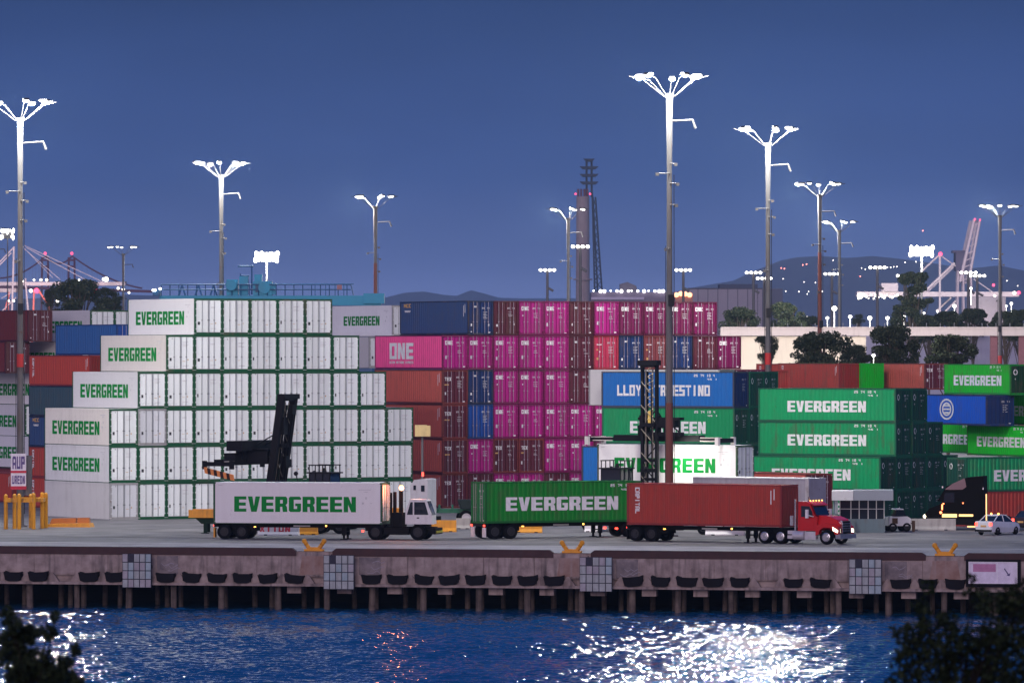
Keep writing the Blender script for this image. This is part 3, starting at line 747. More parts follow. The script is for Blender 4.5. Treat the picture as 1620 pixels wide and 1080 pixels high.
# tiled fender panels
tilem = [concrete('fender_tile', (.30, .33, .34), (.42, .45, .46), 2, .6), concrete('fender_tile_blue', (.26, .36, .40), (.38, .46, .50), 2, .6), concrete('fender_tile_mauve', (.30, .28, .32), (.42, .40, .44), 2, .6), plain('fender_backing', (.05, .05, .07), .8)]
pl_lab = ['leftmost', 'second from left,', 'third from left,', 'rightmost']
pl_txt = ['grey tiled fender panel below the white stack, leftmost on the quay', 'grey tiled fender panel beside the left yellow bollard', 'grey tiled fender panel beside the middle yellow bollard', 'grey tiled fender panel near the right yellow bollard']
for (a, b), lab in zip(panels, pl_txt):
    p, s = Q((a + b) / 2); e = empty('fender_panel', p + Vector((0, 0, 0)) - qy * .7, QROT)
    tag(e, lab, 'fender panel', 'tiled fender panels hung on the quay')
    wdt = (b - a) / 24.3; m = MB(); m.mat = 0
    n = 5; tw = wdt / n; th = 2.32 / 4.6
    t_ = MB()
    rr = random.Random(a)
    z = -.22
    for j, hh in enumerate((.56, .56, .56, .56)):
        for i in range(n):
            x = -wdt / 2 + i * tw
            t_.mat = rr.choice([0, 0, 0, 1, 2])
            if j == 0 and i == 1: t_.mat = 3
            t_.box(x + .03, x + tw - .03, -.04 + rr.uniform(-.015, .015), .06, z - hh + .03, z - .03)
        z -= hh
    t_.build('tile_facing', tilem, e)
    m.box(-wdt / 2, wdt / 2, .0, .12, -2.46, -.22); m.build('backing_frame', tilem[3], e)
    c = MB()
    for xx in (-.6, .6): c.bar((xx, .12, -1.1), (xx, .82, -1.1), .28, 12); c.bar((xx, .12, -.35), (xx * 1.1, .75, -.2), .03)
    c.build('fender_cone', M_rub, e)
# dark rectangle beside each panel: recess shade painted onto the wall face
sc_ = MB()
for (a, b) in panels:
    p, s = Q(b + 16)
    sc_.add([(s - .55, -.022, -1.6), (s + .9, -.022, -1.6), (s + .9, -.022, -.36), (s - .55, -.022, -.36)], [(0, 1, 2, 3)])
sc_.build('recess_shade', concrete('recess_shade_paint', (.10, .085, .10), (.30, .25, .25), 1.4), quay)
gf = MB()
rr = random.Random(9)
for (a, b) in panels:
    p, s = Q(b + 16)
    for q in range(3):
        x0 = s + rr.uniform(-.3, .4); z0 = rr.uniform(-1.4, -.5); pts = []
        for w_ in range(5): pts.append((x0 + w_ * .22, z0 + rr.uniform(-.15, .15)))
        for (xa, za), (xb, zb) in zip(pts[:-1], pts[1:]):
            gf.add([(xa, -.026, za - .02), (xb, -.026, zb - .02), (xb, -.026, zb + .02), (xa, -.026, za + .02)], [(0, 1, 2, 3)])
gf.build('chalk_scrawl', plain('scrawl_paint', (.34, .31, .36), .9), quay)
rs = MB()
for b in bs:
    rs.add([(b - 1.0, -.024, -1.55), (b + 1.0, -.024, -1.5), (b + .8, -.024, -.32), (b - .8, -.024, -.32)], [(0, 1, 2, 3)])
rs.build('rust_stain', concrete('rust_streaks', (.24, .13, .10), (.36, .25, .22), 1.5, dk=.9, dark=(.34, .27, .26)), quay)
# mooring bitts
M_yel = paint('bollard_yellow', (.80, .33, .012), dirt=.25, vary=.02)
M_yel2 = paint('barrier_orange', (.85, .36, .03), dirt=.2, vary=.05)
bl = ['yellow twin-horned bollard on the quay below the white trailer', 'yellow twin-horned bollard on the quay below the green trailer', 'yellow twin-horned bollard on the quay left of the framed board']
for px, lab in zip(BOLL, bl):
    p, s = Q(px, .45); e = empty('mooring_bollard', p, QROT); tag(e, lab, 'bollard', 'yellow mooring bollards on the quay edge')
    m = MB(); m.box(-.62, .62, -.28, .28, .0, .14); m.box(-.42, .42, -.2, .2, .14, .26); m.build('base_plate', M_yel, e)
    for sg in (-1, 1):
        h = MB(); h.bar((sg * .34, 0, .16), (sg * .50, 0, .42), .15, 10, .13); h.bar((sg * .50, 0, .40), (sg * .66, 0, .66), .13, 10, .15)
        h.ball((sg * .67, 0, .66), .17); h.build('horn', M_yel, e, smooth=True)
# framed board at the right end
p, s = Q(1572); e = empty('framed_board', p - qy * .32, QROT); tag(e, 'white framed board with pink panel and dark hand on the quay wall', 'sign board')
wb = 75 / 24.5; m = MB(); m.box(-wb / 2 - .22, wb / 2 + .22, .0, .30, -1.95, -.20); m.build('surround', plain('board_surround', (.01, .008, .012), .8), e)
m = MB(); m.box(-wb / 2, wb / 2, -.03, .0, -1.70, -.38)
m.mat = 1; m.add([(-wb / 2 + .25, -.036, -.98), (.18, -.036, -.98), (.18, -.036, -.48), (-wb / 2 + .25, -.036, -.48)], [(0, 1, 2, 3)])
m.mat = 2; m.add([(.70, -.036, -.78), (.76, -.036, -.74), (1.02, -.036, -1.12), (1.12, -.036, -1.02), (1.08, -.036, -1.24), (.86, -.036, -1.22), (.95, -.036, -1.16)], [(0, 1, 2, 3, 4, 5, 6)])
m.build('face', [plain('board_face', (.75, .68, .82), .4), plain('board_pink', (.50, .22, .38), .5), plain('board_hand', (.10, .08, .2), .5)], e)
m = MB(); m.box(.26, .30, -.06, -.031, -1.70, -.38)
for za, zb in ((-1.74, -1.70), (-.38, -.34)): m.box(-wb / 2, wb / 2, -.06, -.0, za, zb)
for xa in (-wb / 2 - .04, wb / 2): m.box(xa, xa + .04, -.06, 0, -1.74, -.34)
m.build('edge_frame', plain('board_edge', (.85, .82, .88), .3), e)

# ------------------------------------------------------------------ container stacks
TN = {0: 'top', 1: 'second', 2: 'third', 3: 'fourth', 4: 'fifth', 5: 'bottom'}
# white refrigerated stack
GW = 'white refrigerated containers in the big stack'
W0 = 446; PHW = 29.5
first = True
for t in range(6):                      # 0 = bottom
    sc0 = {0: 0, 1: 0, 2: 0, 3: 1, 4: 2, 5: 3}[t]; n = {0: 11, 1: 11, 2: 11, 3: 9, 4: 7, 5: 5}[t]
    tn = TN[5 - t]
    for k in range(sc0, sc0 + n):
        kind = 'reefer'; look = 'white container, green frame,'
        if k == sc0:
            look = 'white container with its lettered side showing,'
            if t == 2: kind = 'reefercream'; look = 'cream container with its lettered side showing,'
            if t == 4: kind = 'reefercream'; look = 'cream container with its lettered side showing,'
            if t == 0: kind = 'reeferplain'; look = 'dingy container with a plain unlettered side,'
        if t == 2 and k == 1: kind = 'reeferplain'; look = 'greyish doored container,'
        pos = 'leftmost' if k == sc0 else ('%s from left' % ordw(k - sc0))
        container(kind, 2.9, 174, W0, PHW, t * 2.9, '%s %s in the %s tier of the white stack' % (look, pos, tn), k, GW)
# two white ones in the row behind
container('reefersmall', 2.9, 621, 530, PHW, 14.7, 'white container with small green lettering between white and magenta stacks', 0, 'white containers of the row behind')
container('reeferplain', 2.9, 584, 528, PHW, 11.75, 'pale container end half hidden behind the pink container side', 0, 'white containers of the row behind')
# magenta stack
P0 = 481; HP = 2.93
rows = {5: (1, ['navy', 'maroon', 'one', 'one', 'maroon', 'one', 'oned', 'oned', 'oned', 'oned']),
        4: (0, ['one', 'one', 'one', 'one', 'one', 'maroon', 'crimson', 'navy', 'brown', 'navy', 'maroon', 'oned']),
        3: (0, ['tex', 'navy', 'one', 'one', 'one', 'maroon', 'oned', 'oned', 'oned', 'oned', 'oned', 'oned', 'oned', 'red']),
        2: (0, ['tex', 'blue', 'one', 'one', 'one', 'one', 'one']),
        1: (0, ['tex', 'one', 'tex', 'tex', 'one', 'one', 'oned']),
        0: (0, ['tex', 'maroon', 'one', 'one', 'maroon', 'one', 'one'])}
LK = {'navy': 'navy', 'maroon': 'dark maroon', 'one': 'magenta', 'oned': 'deep magenta', 'crimson': 'crimson', 'brown': 'brown-red', 'tex': 'red-sided shade-doored', 'blue': 'blue', 'red': 'red'}
for t, (s0, ks) in rows.items():
    for i, kd in enumerate(ks):
        pos = 'leftmost' if i == 0 else '%s from left' % ordw(i)
        extra = ' with its side showing' if i == 0 else ''
        container(kd, 2.9, 700, P0, PHW, t * HP, '%s container%s, %s in the %s tier of the magenta stack' % (LK[kd], extra, pos, TN[5 - t]), s0 + i, 'containers of the magenta stack', 2.48)
# blue / green block with the broken lettering
BG = 'containers of the blue and green block'
Lx, LD, LP = 1162, 452, 59
container('lloyd', 2.9, Lx, LD, LP, 8.7, 'blue container with LLOYD TRIESTINO lettering behind the tall mast', 0, BG)
container('green', 2.9, Lx, LD, LP, 5.8, 'pale green lettered container directly under the blue lettered one', 0, BG)
container('grey', 2.9, Lx + 4, LD, LP, 2.9, 'pale grey container behind the lifted white container', 0, BG)
container('green', 2.9, Lx, LD, LP, 0, 'green container at the foot of the block under the blue lettered one', 0, BG)
for k in (1, 2):
    for t in range(4):
        container('green', 2.9, Lx, LD, LP, t * 2.9, 'dark green container end, %s row behind the blue lettered one, %s tier' % (ordw(k - 1), TN[3 - t] if t else 'bottom'), k, BG)
container('bluerib', 2.9, 1136, 440, LP, 2.9, 'plain blue ribbed container behind the left end of the lifted white container', 0, BG)
container('bluerib', 2.9, 1136, 440, LP, 0, 'plain blue container on the ground under the other plain blue one', 0, BG)
container('reeferplain', 2.9, Lx - 23, LD + 4.6, LP, 8.85, 'white container peeping out behind the left end of the blue lettered one', 0, BG)
# green block
GB = 'green containers of the lettered green stack'
for t, ks in {3: (0, 1), 2: (0, 1, 2), 1: (-1, 0, 1, 2, 3), 0: (-1, 0, 1, 2, 3)}.items():
    for k in ks:
        tn = TN[3 - t] if t else 'bottom'
        if k == ks[0]: lab = 'green container with long white lettered side, %s tier of the green stack' % tn
        else: lab = 'dark green container end, %s from the lettered side, %s tier of green stack' % (ordw(k - ks[0] - 1), tn)
        container('green', 2.59, 1418, 434, 57, t * 2.59, lab, k, GB)
# red row above it
RR = 'containers of the row above the green stack'
container('red', 2.44, 1328, 529, 25, 9.76, 'red container with ribbed dark end, left of the lime green one', 0, RR)
container('limeend', 2.44, 1362, 529.5, 25, 9.76, 'lime green ribbed container end between two red containers', 0, RR)
container('tex', 2.44, 1463, 526, 25, 9.76, 'red-sided container right of the lime green container end', 0, RR)
container('red', 2.44, 1290, 540, 25, 9.70, 'red container top just showing behind the row of reds', 0, RR)
# bright green right block
RB = 'containers at the right edge'
container('brightgreen', 2.44, 1598, 450, 21, 9.76, 'bright green lettered container on top of the right block', 0, RB)
container('globe', 2.44, 1560, 450, 21, 7.32, 'royal blue container with white globe emblem', 0, RB)
container('brightgreen', 2.44, 1677, 449, 21, 7.32, 'green lettered container right of the blue globe container', 0, RB)
container('brightgreen', 2.44, 1553, 463, 21, 4.88, 'green container showing only four letters under the blue globe container', 0, RB)
container('brightgreen', 2.44, 1636, 447, 21, 4.88, 'green lettered container in the middle tier at the right edge', 0, RB)
container('green', 2.59, 1528, 429, -58, 2.59, 'weathered green container with pale door end beside the black truck', 0, RB, corner='right')
container('red', 2.59, 1528, 429, -58, 0.0, 'red container on the ground behind the white car', 0, RB, corner='right')
# left group, front
L1 = 'containers left of the white stack'
for t, (kd, k, lab) in enumerate([('red', 0, 'red container at the ground behind the yellow post cage'), ('red', 0, 'red container second from the ground behind the left mast'),
        ('navy', 0, 'navy container with small white lettering left of the white stack'), ('teal', 0, 'slate teal container left of the white stack'),
        ('red', 0, 'bright red container with white end lettering left of the white stack'), ('blue', 1, 'blue container on top of the left stack')]):
    container(kd, 2.59, 143, 474, PHW, t * 2.59 - (0 if t == 0 else .03), lab, k, L1)
L2 = 'containers at the far left behind'
zz = [0, 2.59, 5.49, 8.39, 11.29, 14.19]
container('reefer', 2.9, 143, 523, PHW, zz[5], 'white lettered container on the top tier behind the blue container', 0, L2)
container('reefer', 2.9, 143, 523, PHW, zz[5], 'white container doors just left of the top white lettered container', 1, L2)
container('reefer', 2.9, 143, 523, PHW, zz[5], 'white container doors partly hidden by the topmost white lettered container', 2, L2)
container('maroon', 2.9, 45, 522, PHW, zz[5], 'dark maroon container at the top left behind the mast', 0, L2)
container('reefer', 2.9, 104, 523, PHW, zz[4], 'white lettered container behind the bright red one', 0, L2)
container('maroon', 2.9, 8, 522, PHW, zz[4], 'dark maroon container at the left edge below the top one', 0, L2)
container('reefer', 2.9, 60, 523, PHW, zz[3], 'white lettered container at the left edge beside the bright red one', 0, L2)
container('reefer', 2.9, 40, 523, PHW, zz[2], 'white lettered container at the left edge beside the navy one', 0, L2)
container('reefer', 2.9, 46, 522, PHW, zz[1], 'lowest white lettered container at the left edge', 0, L2)
container('maroon', 2.59, 20, 522, PHW, zz[0], 'dark container on the ground at the left edge', 0, L2)
container('red', 2.59, 20, 500, PHW, .0, 'red container on the ground at the left edge', 0, L2)
# ------------------------------------------------------------------ high mast lights
M_pole = paint('mast_steel', (.13, .128, .135), dirt=.3, rough=.5, scale=.4, vary=.05)
M_pole_r = paint('mast_rust_redlight_paint', (.20, .065, .05), dirt=.35, rough=.6, scale=.4)
M_lamp = emit('lamp_glass', (1.0, .96, .86), 8)
M_redband = paint('red_band_paint', (.55, .03, .03), dirt=.1)
M_house = plain('lamp_housing', (.08, .08, .09), .6)
LAMPC = (1.0, .98, .90)
def make_mast(H, reddened=0):
    r = empty('floodlight_mast')
    m = MB(); m.bar((0, 0, 0), (0, 0, H - 1.9), .28, 12, .165); m.box(-.5, .5, -.5, .5, 0, .12); m.build('pole', M_pole, r)
    if reddened:
        m = MB(); m.bar((0, 0, .2), (0, 0, H * reddened), .292, 12, .292 - .112 * reddened); m.build('pole_reddening', M_pole_r, r)  # rust on two masts; on the tallest, red truck light painted as colour
    m = MB(); m.bar((0, 0, H - 6.5), (0, 0, H - 1.6), .185, 12, .24); m.bar((0, 0, H - 1.6), (0, 0, H - 1.25), .24, 12, .33)
    m.build('mast_head', M_pole, r)
    if not reddened:
        m = MB(); m.bar((0, 0, 12.2), (0, 0, 13.2), .27, 12); m.build('red_band', M_redband, r)
    n = 7
    for i in range(n):
        t = 2 * math.pi * (i + .35) / n; c, s = math.cos(t), math.sin(t)
        a = MB(); a.bar((c * .35, s * .35, H - 1.5), (c * 1.95, s * 1.95, H - .25), .030, 6, .018)
        ao = a.build('arm', M_pole, r)
        a = MB(); a.bar((c * 1.9, s * 1.9, H - .26), (c * 2.9, s * 2.9, H - .04), .035, 6); a.build('outrigger', M_house, ao)
        rr = 2.95 if i % 3 else 2.1
        h = MB(); h.prism([(rr - .45, H - .06), (rr + .45, H - .06), (rr + .3, H + .10), (rr - .3, H + .10)], -.2, .2, 'y')
        h.M = None
        # rotate housing about z
        h.v = [(x * c - y * s, x * s + y * c, z) for x, y, z in h.v]
        ho = h.build('lamp_housing', M_house, ao)
        b = MB(); b.ball((c * rr, s * rr, H - .12), .25, 10, 6, .42); b.build('lamp_lens', M_lamp, ho, smooth=True)
    m = MB(); m.bar((.2, 0, H - 3.2), (1.75, 0, H - 3.1), .06, 6); m.bar((1.72, 0, H - 3.1), (1.95, 0, H - 3.7), .07, 6, .10); m.build('davit_arm', M_pole, r)
    for (z, sg, ln) in ((H - 6.2, 1, .35), (H - 6.9, -1, 1.0), (H - 7.6, 1, .5), (H - 9.1, 1, .4), (H - 12.2, -1, .35)):
        m = MB(); m.bar((0, -.2, z), (sg * ln, -.35, z), .035, 6)
        m.box(sg * ln - .11, sg * ln + .11, -.45, -.25, z - .18, z + .04); m.build('camera_bracket', M_pole, r)
    m = MB(); m.bar((.30, -.22, 1), (.27, -.22, H - 7), .03, 5); m.box(-.2, .2, -.5, -.3, H * .5, H * .5 + .8); m.bar((-.34, -.1, 3), (-.30, -.1, H - 12), .025, 5)
    m.build('cable_conduit', M_steel, r)
    return r
def lamps(x, y, H, n, wtot, rad=3.25, rz=0):
    for i in range(n):
        t = 2 * math.pi * (i + .35) / n + R(rz)
        if n == 7: rad = 2.95 if i % 3 else 2.1
        d = bpy.data.lights.new('mast_lamp', 'POINT'); d.energy = wtot / n; d.color = LAMPC; d.shadow_soft_size = .2
        o = bpy.data.objects.new('mast_lamp', d); C.objects.link(o)
        o.location = (x + rad * math.cos(t), y + rad * math.sin(t), H - (.28 if n == 7 else .62))
HM = 32.5
MP = {}
def mast(px, py, D, reddened, n, wt, rz, lab):
    H = HM
    if reddened not in MP: MP[reddened] = make_mast(H, reddened); o = MP[reddened]
    else: o = copy_tree(MP[reddened])
    top = Zp(py, D); o.location = (X(px, D), D, 0); o.scale = (1, 1, top / H); o.rotation_euler = (0, 0, R(rz))
    tag(o, lab, 'light mast', 'tall floodlight masts of the container yard')
    if n: lamps(X(px, D), D, top, n, wt * LAMP_W, rz=rz)
    return o
mast(32, 160, 428, 0, 7, 1.0, 8, 'tall floodlight mast rising from the yellow post cage at the left')
mast(1059, 120, 405, .29, 7, 1.0, 15, 'tallest floodlight mast behind the red truck trailer')  # its short reddened foot stands in for red truck light on the pole
mast(350, 257, 566, 0, 7, .7, -6, 'floodlight mast behind the white stack and blue gantry crane')
mast(594, 310, 680, .75, 1, .8, 12, 'floodlight mast with rusty lower pole above the small-lettered white container')
mast(899, 330, 740, 0, 1, .8, 3, 'floodlight mast just left of the tall chimney')
mast(1215, 203, 486, 0, 7, .9, 4, 'floodlight mast standing behind the blue and green container block')
mast(1297, 290, 635, .76, 1, .8, 20, 'floodlight mast with dark red pole among the trees')
mast(1328, 350, 800, 0, 1, .8, 0, 'slender grey floodlight mast beside the dark red mast')
mast(1582, 325, 720, 0, 1, .8, -10, 'floodlight mast at the right edge near the white crane')
mast(195, 390, 985, 0, 0, 0, 30, 'small distant floodlight mast left of the top white container')
mast(-9, 362, 900, 0, 0, 0, 30, 'distant floodlight mast cut by the left edge of the photo')
# small T-shaped lights far away
def make_t(H=30):
    r = empty('yard_light'); m = MB(); m.bar((0, 0, 0), (0, 0, H), .38, 8, .3); m.build('pole', M_pole, r)
    m = MB(); m.box(-1.4, 1.4, -.25, .25, H - .2, H + .3); ho = m.build('cross_arm', M_house, r)
    for q in (-1.5, -.5, .5, 1.5):
        b = MB(); b.ball((q, -.3, H + .1), .36, 8, 5, .8); b.build('lamp_lens', M_lamp, ho)
    m = MB(); m.bar((0, 0, H - 3.5), (1.3, -.2, H - 4.2), .25, 6); m.build('camera_bracket', M_pole, r); return r
tl = None
for px, py, D, lab in [(866, 428, 1250, 'small distant T-shaped light left of the chimney mast'), (1081, 428, 1250, 'small distant T-shaped light right of the tallest mast'),
        (1192, 432, 1250, 'small distant T-shaped light above the grey warehouse'), (1316, 434, 1300, 'small distant T-shaped light between two masts'), (1388, 424, 1200, 'small distant T-shaped light above the string of white lights'),
        (1431, 437, 1250, 'small distant T-shaped light in front of the tall eucalyptus'), (1532, 432, 1200, 'small distant T-shaped light in front of the white crane legs'), (1546, 437, 1230, 'lower small T-shaped light in front of the white crane'), (918, 391, 1150, 'small distant light in front of the chimney shaft'), (1209, 441, 1300, 'tiny distant light just left of the second tall mast')]:
    if tl is None: tl = make_t(); o = tl
    else: o = copy_tree(tl)
    o.location = (X(px, D), D, 0); o.scale = (1, 1, Zp(py, D) / 30); tag(o, lab, 'yard light', 'small distant yard lights')
# stadium style clusters
def make_cl(H=34, rows=2, cols=7):
    r = empty('floodlight_tower'); m = MB(); m.bar((0, 0, 0), (0, 0, H - 1), .5, 8, .35); m.build('pole', M_pole, r)
    m = MB(); m.box(-4.2, 4.2, .0, .3, H - 1.2, H + .6); fo = m.build('lamp_frame', M_house, r)
    for j in range(rows):
        for i in range(cols):
            if j == 0 and i in (2, 3, 4): continue
            b = MB(); b.ball((-4 + (i + .3 * math.sin(5 * i + j)) * 8 / (cols - 1), -.35, H - .9 + j * 1.15 + .15 * math.sin(3 * i + 2 * j)), .50 + .14 * math.cos(2 * i + j), 8, 6, .8); b.build('floodlight', M_lamp, fo)
    return r
cl = make_cl(); D = 1000; cl.location = (X(422, D), D, 0); cl.scale = (.50, 1, Zp(404, D) / 34); tag(cl, 'cluster of floodlights on a pole above the blue gantry crane', 'floodlight tower', 'floodlight clusters')
c2 = copy_tree(cl); D = 1000; c2.location = (X(1458, D), D, 0); c2.scale = (.50, 1, Zp(395, D) / 34); tag(c2, 'cluster of floodlights on a pole left of the white crane', 'floodlight tower', 'floodlight clusters')
c3 = copy_tree(cl); D = 1500; c3.location = (X(12, D), D, 0); c3.scale = (.42, 1, Zp(368, D) / 34); tag(c3, 'cluster of floodlights on the left edge behind the mast', 'floodlight tower', 'floodlight clusters')
for px, py, D, wt in ((422, 405, 1000, .5), (1458, 396, 1000, .5)):
    lamps(X(px, D), D - 3, Zp(py, D), 1, wt * LAMP_W, .1)
# cream box sign on a short pole
D = 433; e = empty('box_light', (X(668, D), D, 0)); tag(e, 'cream box light on a short grey pole before the red containers', 'box light')
m = MB(); m.bar((0, 0, 0), (0, 0, Zp(690, D)), .09, 8); m.build('pole', M_pole, e)
m = MB(); m.box(-.55, .35, -.35, .35, Zp(690, D), Zp(672, D)); m.box(.35, .62, -.3, .3, Zp(690, D), Zp(673, D)); m.build('box_head', paint('cream_box', (.80, .62, .28), dirt=.1), e)
# yellow post cage round the left mast, with its warning sign and bollards
M_yp = paint('post_yellow', (.80, .36, .015), dirt=.3, scale=2, vary=.04)
e = empty('post_cage', (X(36, 424), 424, 0)); tag(e, 'cage of thick yellow posts round the foot of the left mast', 'post cage')
s_ = 424 / F
for px, dy, hgt in ((12, -3, 2.45), (24, -1, 2.45), (34, -4, 2.5), (56, -3.2, 2.55), (66, 1, 2.55), (70, 3, 2.5), (46, 3, 2.4)):
    m = MB(); m.bar(((px - 36) * s_, dy * .5, 0), ((px - 36) * s_, dy * .5, hgt), .15, 10); m.ball(((px - 36) * s_, dy * .5, hgt), .15); m.build('post', M_yp, e, smooth=False)
m = MB(); m.box((12 - 36) * s_, (56 - 36) * s_, -1.75, -1.6, 2.0, 2.3); m.box((24 - 36) * s_, (70 - 36) * s_, 1.3, 1.42, 2.0, 2.3); m.box((58 - 36) * s_, (70 - 36) * s_, -1.0, 1.4, 2.0, 2.28)
m.build('rail', M_yp, e)
e = empty('warning_sign', (X(30, 426), 426, 0)); tag(e, 'white and red pier sign hung on the foot of the left mast', 'sign')
s0 = .98; m = MB(); m.box(-.58 * s0, .58 * s0, -.42, -.38, 2.9, 5.55)
m.mat = 1; m.box(-.59, .59, -.43, -.375, 4.1, 4.28); m.box(-.59, .59, -.43, -.375, 2.86, 3.12)
m.mat = 2; text(m, 'AUP', (-.45, -.425, 4.40), (1, 0, 0), (0, 0, 1), .92, .95, .6)
text(m, 'UREDN', (-.48, -.425, 3.28), (1, 0, 0), (0, 0, 1), .96, .62, .8)
m.build('sign_face', [plain('sign_white', (.80, .76, .82), .5), paint('sign_red', (.60, .02, .06), dirt=.05), plain('sign_purple', (.14, .10, .26), .5)], e)
m = MB(); m.box(-.1, .1, -.38, 0, 3.4, 3.6); m.box(-.1, .1, -.38, 0, 5.0, 5.2); m.build('sign_bracket', M_steel, e)
m = MB(); m.bar((.62, .3, 2.4), (.62, .3, 5.4), .34, 10); m.build('electrical_cabinet', M_pole, e)

# ------------------------------------------------------------------ barriers
def k_rail(px0, px1, D, h, mat, lab, rz=0, txt=None, name='barrier'):
    xa, xb = X(px0, D), X(px1, D); Lh = (xb - xa) / 2
    e = empty(name, ((xa + xb) / 2, D, 0), R(rz)); tag(e, lab, 'barrier', 'road barriers in the yard')
    m = MB(); m.prism([(-.30, 0), (.30, 0), (.30, .08), (.13, .35 * h), (.09, h), (-.09, h), (-.13, .35 * h), (-.30, .08)], -Lh, Lh, 'x')
    m.build('barrier_body', mat, e)
    if txt:
        t = MB(); text(t, txt, (-Lh * .92, -.145, h * .36), (1, 0, 0), (0, .08, 1), Lh * 1.5, h * .56, .9); t.build('painted_letters', paint('red_lettering', (.70, .05, .08), dirt=.1), e)
    m = MB()
    for q in (-.6, .6): m.box(q * Lh - .12, q * Lh + .12, -.31, .31, -.0, .07)
    m.build('foot_slot', M_steel, e)
    return e
M_bw = paint('barrier_white', (.80, .76, .78), dirt=.12); M_bc = concrete('barrier_concrete', (.34, .32, .31), (.46, .43, .41), 1.5)
k_rail(683, 722, 416, .85, M_yel2, 'orange barrier in front of the white yard tractor', -8)
k_rail(812, 858, 414, .80, M_yel2, 'orange barrier seen under the green trailer', -6)
k_rail(408, 474, 408, .70, M_bw, 'white barrier with red letters seen under the white trailer', -10, 'XIION')
k_rail(474, 503, 409, .68, M_yel2, 'orange barrier beside the white lettered one under the trailer', -10)
k_rail(1116, 1178, 408, .75, M_bw, 'long white barrier seen under the red trailer', -6)
k_rail(1434, 1512, 420, .85, M_bc, 'concrete barrier between the small pickup and the white car', -5)
k_rail(722, 744, 423, .8, M_bc, 'grey concrete barrier beside the green container end', -4)
k_rail(925, 952, 416, .6, M_bw, 'white barrier seen between the green and red trailers', -6)
# fallen orange slabs
e = empty('fallen_barrier', (X(108, 428), 428, 0), R(-8)); tag(e, 'flattened yellow barrier lying beside the post cage', 'barrier')
m = MB(); m.prism([(-1.7, 0), (1.85, .0), (1.75, .30), (-1.5, .22)], -.8, .8, 'y'); m.build('barrier_body', M_yel2, e)
m = MB(); m.prism([(-1.45, .235), (.55, .29), (.55, .66), (-1.3, .62)], .1, .55, 'y'); m.prism([(.66, .29), (1.6, .30), (1.55, .70), (.66, .68)], .1, .55, 'y'); m.build('barrier_top', paint('barrier_rust', (.55, .20, .05), dirt=.3), e)

# ------------------------------------------------------------------ vehicles
M_tyre = plain('tyre_rubber', (.004, .004, .005), .9); M_rim = plain('rim_dark', (.035, .035, .04), .6); M_chrome = plain('rim_bright', (.65, .65, .68), .25, .9)
M_glass = plain('vehicle_glass', (.012, .018, .03), .08); M_black = plain('chassis_black', (.005, .005, .006), .7)
M_redl = emit('tail_light', (1, .05, .03), 6); M_ambl = emit('amber_light', (1, .45, .08), 6); M_headl = emit('head_light', (1, .85, .6), 4)
def wheel(par, x, y, r, side, wd=.28, rim=None, dual=False):
    """axle along y; side -1 = viewer's side"""
    m = MB(); y0, y1 = (y, y + wd) if side < 0 else (y - wd, y)
    prof = [(r * .62, y0 + .0), (r * .93, y0), (r, y0 + .05), (r, y1 - .05), (r * .93, y1), (r * .62, y1)]
    n = 20
    vs = [(x + rr * math.cos(2 * math.pi * i / n), yy, r + rr * math.sin(2 * math.pi * i / n)) for rr, yy in prof for i in range(n)]
    fs = [(j * n + i, j * n + (i + 1) % n, (j + 1) * n + (i + 1) % n, (j + 1) * n + i) for j in range(5) for i in range(n)]
    m.add(vs, fs); w_ = m.build('wheel', M_tyre, par)
    b = MB(); yo = y0 if side < 0 else y1; d = .05 * (1 if side < 0 else -1)
    b.bar((x, yo + d, r), (x, yo + 3 * d, r), r * .62, 16); b.bar((x, yo - .3 * d, r), (x, yo + d, r), r * .26, 10)
    nn = 16
    ring = [(r * .62, yo), (r * .54, yo - d * .3), (r * .47, yo + d)]
    vs = [(x + rr * math.cos(2 * math.pi * i / nn), yy, r + rr * math.sin(2 * math.pi * i / nn)) for rr, yy in ring for i in range(nn)]
    b.add(vs, [(j * nn + i, j * nn + (i + 1) % nn, (j + 1) * nn + (i + 1) % nn, (j + 1) * nn + i) for j in range(2) for i in range(nn)])
    b.build('rim', rim or M_rim, w_); return w_
